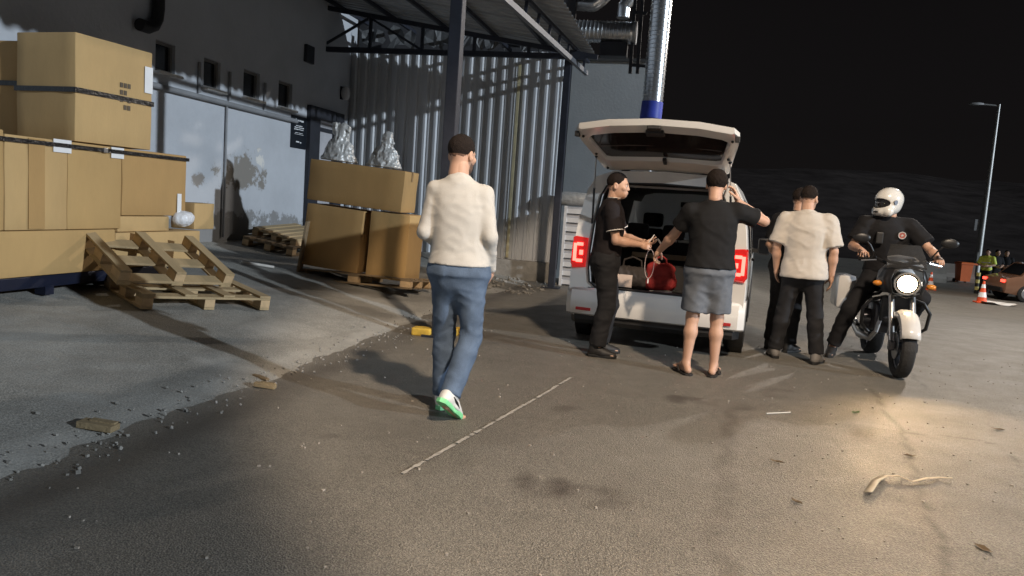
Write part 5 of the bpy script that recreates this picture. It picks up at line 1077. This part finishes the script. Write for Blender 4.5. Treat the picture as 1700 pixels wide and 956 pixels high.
# man in the white T-shirt and the one beyond him
b3 = onZ(1318, 598)
person('person', 'man in a loose white T-shirt and dark trousers standing with his back to the camera', (b3.x, b3.y, 0), R(-8), dict(
    pelvis=(0, 0, 0), chest=(-.02, .0, 0), shoulderL=(-.215, .0, 1.43), elbowL=(-.285, -.02, 1.16), wristL=(-.27, .07, .92), shoulderR=(.185, .0, 1.43), elbowR=(.26, -.03, 1.15), wristR=(.265, .03, .89),
    hipL=(-.09, 0, .93), kneeL=(-.15, .03, .50), ankleL=(-.20, .02, .088), hipR=(.09, 0, .93), kneeR=(.15, .02, .50), ankleR=(.205, -.05, .088), head_yaw=R(-20), head_pitch=R(-4), feet={'L': (-.3, 1), 'R': (.35, 1)}),
    dict(hair='short', trousers=dict(mat=dk_tr, ease=.008, hem=.97, fold=.006), shirt=dict(mat=tee_w, hem=.86, ease=.022, flare=.022, sleeve=.86, fold=.007, name='t_shirt'), shoes=dict(kind='shoe', mat=mat('shoe_grey', (.15, .14, .13), .6, var=.2), sole=sole_k)), scale=1.0, res=.010, seed=14)
b4 = onZ(1288, 582)
other, *_ = person('person', 'man in dark clothes half hidden behind the man in the white T-shirt', (b4.x+.04, b4.y+.05, 0), R(-32), dict(
    pelvis=(0, 0, 0), chest=(.03, .02, 0), shoulderL=(-.17, .02, 1.43), elbowL=(-.24, .0, 1.16), wristL=(-.19, .16, .98), shoulderR=(.22, .02, 1.43), elbowR=(.25, .06, 1.16), wristR=(.18, .24, 1.03),
    hipL=(-.09, 0, .93), kneeL=(-.10, .04, .50), ankleL=(-.12, .0, .088), hipR=(.09, 0, .93), kneeR=(.10, .03, .50), ankleR=(.12, -.03, .088), head_yaw=R(-14)),
    dict(hair='short', beard=True, trousers=dict(mat=dk_tr, ease=.008, fold=.006, hem=.97), shirt=dict(mat=uni, hem=.93, ease=.012, flare=.014, sleeve=.8, name='t_shirt'), shoes=dict(kind='shoe', mat=boot, sole=sole_k)), scale=1.0, res=.011, seed=21)
pq = T2W(other, (-.215, .25, .93)); cb_ = empty('clipboard', pq, R(-32), 'pale folder in the hand of the half hidden man in dark clothes', 'folder'); one('board', mat('paper_white'), cb_, lambda mb: mb.box((0, .02, -.06), (.012, .20, .15), bev=.003)); one('sheet', mat('paper_label', (.7, .7, .7)), cb_, lambda mb: mb.box((-.0085, .02, -.06), (.003, .18, .13)))
# rider
rbp = MMAT @ Vector((0, -1.02, 0))
rider, hcr, HMr, Jr = person('person', 'motorcycle rider in black uniform and white full face helmet, looking aside', (rbp.x, rbp.y, 0), MOTYAW, dict(dz=-.01,
    pelvis=(.02, 0, 0), chest=(.08, .08, 0), shoulderL=(-.14, .09, 1.42), elbowL=(-.33, .22, 1.20), wristL=(-.365, .40, 1.125), shoulderR=(.28, .09, 1.42), elbowR=(.39, .13, 1.185), wristR=(.345, .37, 1.16),
    hipL=(-.10, .02, .92), kneeL=(-.25, .40, .72), ankleL=(-.235, .06, .45), hipR=(.12, .02, .91), kneeR=(.36, .22, .53), ankleR=(.47, .10, .088), head_yaw=R(-60), head_pitch=R(-5), feet={'L': (-.1, 1), 'R': (.3, 1)},
    hands={'R': dict(dir=(.05, 1, -.2), palm=(0, -.1, -1), curl=.7), 'L': dict(dir=(-.0, 1, -.3), palm=(0, -.1, -1), curl=.9)}),
    dict(helmet=True, trousers=dict(mat=uni, ease=.012, hem=.9, hem_r=.062, fold=.007, belt=True), shirt=dict(mat=uni, name='jacket', hem=.95, ease=.022, flare=.016, sleeve=.75, fold=.007), shoes=dict(kind='shoe', mat=boot, sole=sole_k, top=.16)), scale=1.02, res=.011, seed=31)
def helmet(parent, hc_, HX):
    HN = np.array(HX); g = SDF((-.18, -.2, -.2), (.18, .2, .2), .0065)
    g.ell((0, -.005, .030), (.122, .148, .128), .02); g.ell((0, .018, -.05), (.105, .135, .085), .04); g.cone((-.075, .07, -.085), (.075, .07, -.085), .055, .055, .03); g.cone((-.03, .115, -.088), (.03, .115, -.088), .038, .038, .02)
    g.ell((0, .0, -.19), (.085, .095, .09), .01, 'd'); g.ell((0, .10, -.002), (.104, .10, .052), .012, 'd'); g.ell((0, .0, .0), (.088, .105, .105), .01, 'd')
    V, Fc = g.mesh(); h_ = smooth_obj('helmet', (V @ HN.T+hc_, Fc), mat('helmet_white', (.66, .66, .64), .2, var=.05, coat=.5), parent, 1)
    g = SDF((-.16, -.05, -.09), (.16, .18, .09), .0065); g.ell((0, .0, .0), (.117, .138, .115), .01); g.ell((0, .0, .0), (.109, .130, .109), .006, 'd'); sl_, (X, Yg, Zg) = g.sub(g.lo, g.lo+g.n*g.h); g.F = np.maximum(g.F, np.maximum(np.abs(Zg+.002)-.050, .02-Yg)).astype(np.float32)
    V, Fc = g.mesh(); smooth_obj('visor', (V @ HN.T+hc_, Fc), mat('visor_smoke', (.012, .012, .014), .08, var=0, spec=.7), h_, 1)
    def W_(p): return Vector(HN @ np.array(p)+hc_)
    for s in (-1, 1): one('pivot', mat('moto_dark_metal'), h_, lambda mb: mb.tube([W_((s*.112, .02, .005)), W_((s*.128, .02, .005))], .022, 14), True)
    one('vent', MATS['visor_smoke'], h_, lambda mb: mb.box(W_((0, .150, -.088)), (.06, .02, .018), HX, bev=.004))
helmet(rider, hcr, HMr)
ba = T2W(rider, (-.085, .235, 1.345)); bd = empty('badge', (0, 0, 0)); bd.parent = rider; bd.location = (-.05, .215, 1.33)
one('disc', mat('badge_red', (.35, .10, .08), .5, var=.2, vscale=60), bd, lambda mb: mb.tube([(0, -.012, 0), (0, .010, 0)], .034, 18)); one('rim', mat('badge_grey', (.45, .43, .42), .5, var=.1), bd, lambda mb: mb.torus((0, 0, 0), .034, .005, n=20, m_=6)).matrix_local = Matrix.Translation((0, .010, 0)) @ Matrix.Rotation(R(90), 4, 'Z'); one('emblem', MATS['badge_grey'], bd, lambda mb: mb.box((0, .012, 0), (.022, .004, .016), Matrix.Rotation(.6, 3, 'Y')))
one('radio_pouch', trim, rider, lambda mb: mb.box((.16, .225, 1.29), (.07, .05, .12), bev=.012))
# ------------------------------------------------------------------ far side of the road
def place(px, py): return on_road(px, py)
# unlit lamp post
lp = place(1619, 463); d_lp = (lp-Vector((0, 0, CAM_H))).dot(FW)
hpost = 1.03*(onY(1637, 181, lp.y).z-lp.z)
LP = empty('street_lamp', lp, 0, 'tall unlit grey street lamp with a flat arm pointing left', 'street lamp'); galv = mat('galvanised', (.42, .42, .41), .5, .6, var=.12)
po = one('post', galv, LP, lambda mb: mb.tube([(0, 0, 0), (0, 0, hpost*.5), (0, 0, hpost)], [.17, .125, .075], 14), True)
one('access_door', galv, po, lambda mb: mb.box((-.05, -.165, 1.2), (.14, .03, .5), bev=.01)); one('sign_plate', mat('grey_plate', (.3, .3, .3), .6, var=.1), po, lambda mb: mb.box((-.28, -.05, 2.9), (.26, .03, .6), bev=.01))
one('arm', galv, LP, lambda mb: mb.tube([(0, 0, hpost-.08), (-.9, 0, hpost-.02), (-1.0, 0, hpost-.02)], .045, 10), True)
one('lamp_head', mat('lamp_head_grey', (.35, .35, .35), .5, .4, var=.1), LP, lambda mb: mb.loft([[Vector((x, w_*a, hpost-.02+b*h_)) for a, b in ((-1, -.5), (-.8, .5), (.8, .5), (1, -.5))] for x, w_, h_ in ((-.75, .09, .08), (-1.0, .17, .13), (-1.35, .15, .09), (-1.45, .08, .05))]), True)
# traffic cones
def cone_(label, px, py, s):
    p = place(px, py); e = empty('traffic_cone', p, 0, label, 'traffic cone', 'traffic cones on the far road', s); orange = mat('cone_orange', (.75, .10, .03), .55, var=.1); rf = mat('cone_white', (.80, .80, .80), .4, var=.05)
    one('base', orange, e, lambda mb: mb.box((0, 0, .022), (.40, .40, .044), bev=.012))
    zs2 = [(.15, .044), (.125, .20), (.085, .40), (.055, .56), (.032, .70)]
    def rr(z): return float(np.interp(z, [q[1] for q in zs2], [q[0] for q in zs2]))
    for i, (z0, z1) in enumerate(((.044, .20), (.20, .36), (.36, .50), (.50, .62), (.62, .72))):
        one('band', orange if i % 2 == 0 else rf, e, lambda mb: mb.lathe([(rr(z0)+(.003 if i % 2 else 0), z0), (rr(z1)+(.003 if i % 2 else 0), z1)], 18), True)
cone_('striped traffic cone right beside the motorcycle mirror in the distance', 1543, 481, 1.0); cone_('striped traffic cone in front of the lamp post and the parked car', 1629, 503, 1.05)
# striped bollard
bp2 = place(1620, 487); bo = empty('striped_bollard', bp2, 0, 'slim yellow and black striped bollard left of the parked car', 'bollard')
for i in range(6): one('stripe', mat('bollard_yellow', (.65, .58, .20), .5, var=.1) if i % 2 else mat('bollard_black', (.02, .02, .02), .6, var=.1), bo, lambda mb: mb.tube([(0, 0, i*.14), (0, 0, (i+1)*.14)], .075, 14), True)
# concrete barrier blocks and orange bin
for i, (px, lab) in enumerate(((1470, 'far pale concrete barrier block behind the rider'), (1530, 'far pale concrete barrier block between the rider and the orange bin'), (1578, 'far pale concrete barrier block just left of the orange bin'))):
    p = place(px, 466); e = one('barrier_block', mat('barrier_concrete', (.36, .33, .29), .85, var=.2, vscale=2), None, lambda mb: mb.prism([(-.32, 0), (-.30, .20), (-.13, .40), (-.10, .85), (.10, .85), (.13, .40), (.30, .20), (.32, 0)], 0, -.98, .98)); e.location = p; e.rotation_euler = (0, 0, R(-4)); tag(e, lab, 'barrier', 'concrete barriers across the far road')
bn = place(1597, 469); BN = empty('orange_bin', bn, R(10), 'orange wheeled bin standing in front of the lamp post', 'bin'); om = mat('bin_orange', (.75, .16, .04), .5, var=.1)
one('body', om, BN, lambda mb: mb.loft([[Vector((x*k, y*k, z)) for x, y in ((-.28, -.30), (.28, -.30), (.28, .30), (-.28, .30))] for z, k in ((.08, .82), (.9, 1.0))]))
lid = one('lid', om, BN, lambda mb: (mb.loft([[Vector((x*k, y*k, z)) for x, y in ((-.31, -.34), (.31, -.34), (.31, .34), (-.31, .34))] for z, k in ((.9, 1.0), (.96, 1.0), (1.0, .85))]), mb.box((.50, 0, .93), (.5, .06, .08)))); 
for s in (-1, 1): one('wheel', sole_k, BN, lambda mb: mb.tube([(s*.24, .26, .09), (s*.30, .26, .09)], .09, 14))
# officers
vest = mat('hi_vis_yellow', (.62, .72, .10), .6, var=.15, vscale=8)
for lab, px, py, yaw, m_, nm in (('person in a yellow high visibility vest standing by the lamp post', 1641, 489, 150, vest, 'vest'), ('person in dark clothes beside the one in the yellow vest', 1656, 489, 195, uni, 'jacket'), ('lone person in dark clothes standing behind the parked car', 1672, 490, 170, uni, 'jacket')):
    p = place(px, py)
    rt_, *_ = person('person', lab, p+Vector((0, .6, 0)), R(yaw), dict(pelvis=(0, 0, 0), chest=(0, .0, 0), shoulderL=(-.20, .0, 1.43), elbowL=(-.28, .03, 1.17), wristL=(-.10, .24, 1.12), shoulderR=(.20, .0, 1.43), elbowR=(.28, .03, 1.17), wristR=(.12, .24, 1.10), hipL=(-.09, 0, .93), kneeL=(-.11, .03, .50), ankleL=(-.13, 0, .088), hipR=(.09, 0, .93), kneeR=(.11, .02, .50), ankleR=(.13, 0, .088)),
        dict(hair='short', trousers=dict(mat=dk_tr, ease=.012), shirt=dict(mat=m_, name=nm, hem=.92, ease=.016, flare=.014, sleeve=.95), shoes=dict(kind='shoe', mat=boot, sole=sole_k)), res=.020, seed=41+px)
    if nm == 'vest':
        for z in (1.08, 1.24): g2 = SDF((-.3, -.3, z-.06), (.3, .3, z+.06), .014); g2.torso(PROF, lambda zz: (0*zz, 0*zz), z-.02, z+.025, .047, .01); smooth_obj('reflective_band', g2.mesh(), mat('reflective_grey', (.6, .6, .6), .4, var=.05), rt_, 1)
# parked car cut off by the right edge
cp = place(1660, 497); CR = empty('parked_car', (cp.x+1.75, cp.y+.5, cp.z), R(-82), 'reddish brown parked car cut off by the right edge of the photo', 'car'); cpaint = mat('car_paint', (.30, .16, .10), .25, .3, var=.06, coat=.6)
# local +y = front, body spans y -2.0..2.0 ; after the turn the rear points left
CS = [(-2.02, .60, .45, .62), (-1.95, .80, .30, .82), (-1.6, .86, .24, .93), (-1.35, .87, .22, .96), (-.8, .87, .22, 1.0), (.2, .87, .22, .98), (.9, .87, .22, .93), (1.6, .84, .24, .82), (1.95, .74, .30, .66), (2.04, .55, .42, .55)]
one('body', cpaint, CR, lambda mb: mb.loft([[Vector((x*w_, y, z0+(z1-z0)*t)) for x, t in ((-.94, 0), (-1, .25), (-1, .75), (-.93, .97), (0, 1.0), (.93, .97), (1, .75), (1, .25), (.94, 0))] for y, w_, z0, z1 in CS]), True)
one('cabin', cpaint, CR, lambda mb: mb.loft([[Vector((x, y, z)) for x, y, z in ((-hw, y0, zz), (hw, y0, zz), (hw, y1, zz), (-hw, y1, zz))] for hw, y0, y1, zz in ((.80, -1.45, .95, .93), (.66, -1.0, .25, 1.38), (.60, -.9, .15, 1.42))]))
for s in (-1, 1): one('side_glass', glass_dark, CR, lambda mb: mb.add([(s*.797, -1.2, .98), (s*.797, .72, .98), (s*.678, .18, 1.36), (s*.678, -.92, 1.36)], [(0, 1, 2, 3)]))
one('rear_glass', glass_dark, CR, lambda mb: mb.add([(-.66, -1.43, .98), (.66, -1.43, .98), (.58, -1.03, 1.36), (-.58, -1.03, 1.36)], [(0, 1, 2, 3)]))
for s in (-1, 1):
    for y in (-1.25, 1.3):
        w_ = empty('wheel', (s*.80, y, .31)); w_.parent = CR
        one('tyre', MATS['tyre_rubber'], w_, lambda mb: mb.tube([(-.09, 0, 0), (-.07, 0, 0), (.07, 0, 0), (.09, 0, 0)], [.27, .31, .31, .27], 26), True); one('rim', MATS['alloy'], w_, lambda mb: mb.tube([(s*.085, 0, 0), (s*.098, 0, 0)], [.20, .18], 20))
    one('tail_light', mat('car_tail', (.5, .02, .02), .2, var=0, emit=(1, .05, .03), estr=5.), CR, lambda mb: mb.box((s*.62, -1.985, .72), (.24, .06, .10), bev=.02))
one('bumper', trim, CR, lambda mb: mb.box((0, -2.0, .40), (1.35, .12, .16), bev=.04))
ka = place(1655, 506); kw = one('white_sheet', mat('paper_white'), None, lambda mb: mb.loft([[Vector((x, y, .06+.05*math.sin(6*x+8*y))) for x in (-.5, -.25, 0, .25, .5)] for y in (-.3, -.1, .1, .3)], False)); kw.location = ka; tag(kw, 'crumpled white sheet on the road behind the far cone', 'sheet')
# lights far off on the hillside
for px, py, Yd, s, lab in ((1575, 366, 180, .35, 'brightest far lamp on the dark hillside'), (1598, 386, 175, .16, 'faint far lamp right below the brightest one'), (1536, 432, 70, .12, 'far lamp low behind the headlight'), (1545, 428, 70, .08, 'faintest far lamp low behind the headlight'), (1570, 384, 175, .14, 'faint far lamp left of the lamp post'), (1683, 449, 75, .07, 'far lamp behind the people at the right')):
    p = onY(px, py, Yd); e = empty('distant_lamp', p, 0, lab, 'lamp', 'far lamps on the hillside'); one('bulb', mat('far_lamp', (1, 1, 1), .5, var=0, emit=(1, .92, .80), estr=7.), e, lambda mb: mb.ball((0, 0, 0), s, 10, 6)); one('pole', dk, e, lambda mb: mb.tube([(0, .3, -6), (0, .3, 0)], .06, 6))
# ------------------------------------------------------------------ litter on the road
q0 = onZ(1440, 824); pts = [(1442, 822), (1455, 806), (1470, 795), (1490, 797), (1515, 803), (1540, 801), (1558, 796), (1580, 801)]
PP = [onZ(*p)-q0 for p in pts]
def strip(mb):
    rows = []
    for i, p in enumerate(PP):
        t = (PP[min(i+1, len(PP)-1)]-PP[max(i-1, 0)]).normalized(); n = Vector((-t.y, t.x, 0)); w_ = .026 if i < 3 else .014; z = .012+.014*(i % 2)
        rows.append([p+n*w_+Vector((0, 0, z)), p-n*w_*.6+Vector((0, 0, z+.012*(1 if i < 3 else .3)))])
    mb.loft(rows, False)
stp = one('packing_strip', mat('strip_tan', (.42, .36, .27), .6, var=.2, vscale=20), None, strip, True); stp.modifiers.new('t', 'SOLIDIFY').thickness = .004; stp.location = q0; tag(stp, 'curled tan packing strip lying on the asphalt at the right', 'strip')
a, b = onZ(1272, 688), onZ(1312, 686); o = one('white_stick', mat('pale_stick'), None, lambda mb: mb.tube([(0, 0, .008), (b-a)+Vector((0, 0, .008))], [.005, .004], 7)); o.location = a; tag(o, 'thin white stick on the asphalt behind the van', 'stick')
leaf_m = mat('dry_leaf', (.11, .075, .04), .8, var=.3, vscale=20); green_m = mat('green_leaf', (.05, .10, .03), .7, var=.3)
rs = random.Random(9)
for lab, px, py, s, m_ in (('dry brown leaf in the middle of the asphalt', 1290, 768, .045, leaf_m), ('dry brown leaf left of the sunken patch', 1323, 835, .038, leaf_m), ('small green leaf near the packing strip', 1420, 686, .05, green_m), ('dry brown leaf near the bottom right corner', 1632, 913, .05, leaf_m), ('dry leaf above the packing strip', 1510, 758, .04, leaf_m), ('dark leaf on the asphalt far right', 1657, 714, .05, leaf_m)):
    q = onZ(px, py); o = one('fallen_leaf', m_, None, lambda mb: mb.add([(-s, 0, .010), (-s*.3, s*.42, .014), (s*.5, s*.32, .008), (s*1.1, 0, .016), (s*.4, -s*.36, .008), (-s*.4, -s*.38, .012), (0, 0, .004)], [(0, 1, 6), (1, 2, 6), (2, 3, 6), (3, 4, 6), (4, 5, 6), (5, 0, 6)])); o.location = (q.x, q.y, 0); o.rotation_euler = (0, 0, rs.uniform(0, 6)); tag(o, lab, 'leaf')
mb = MB()
for i in range(1100):
    x, y = rs.uniform(-2.6, 4.5), 1.6+8*rs.random()**1.5
    if x > .5*y: continue
    if rs.random() < .5 and x < .6: continue
    s = rs.uniform(.003, .011); mb.box((x, y, float(road_h(np.array([[x]]), np.array([[y]]))[0, 0])+s*.4), (s*rs.uniform(.8, 1.8), s, s*.8), Matrix.Rotation(rs.uniform(0, 3), 3, 'Z'))
tag(mb.build('grit', mat('grit_pale', (.30, .27, .23), .6, var=.5, vscale=40)), 'loose grit scattered over the asphalt', 'grit', kind='stuff')
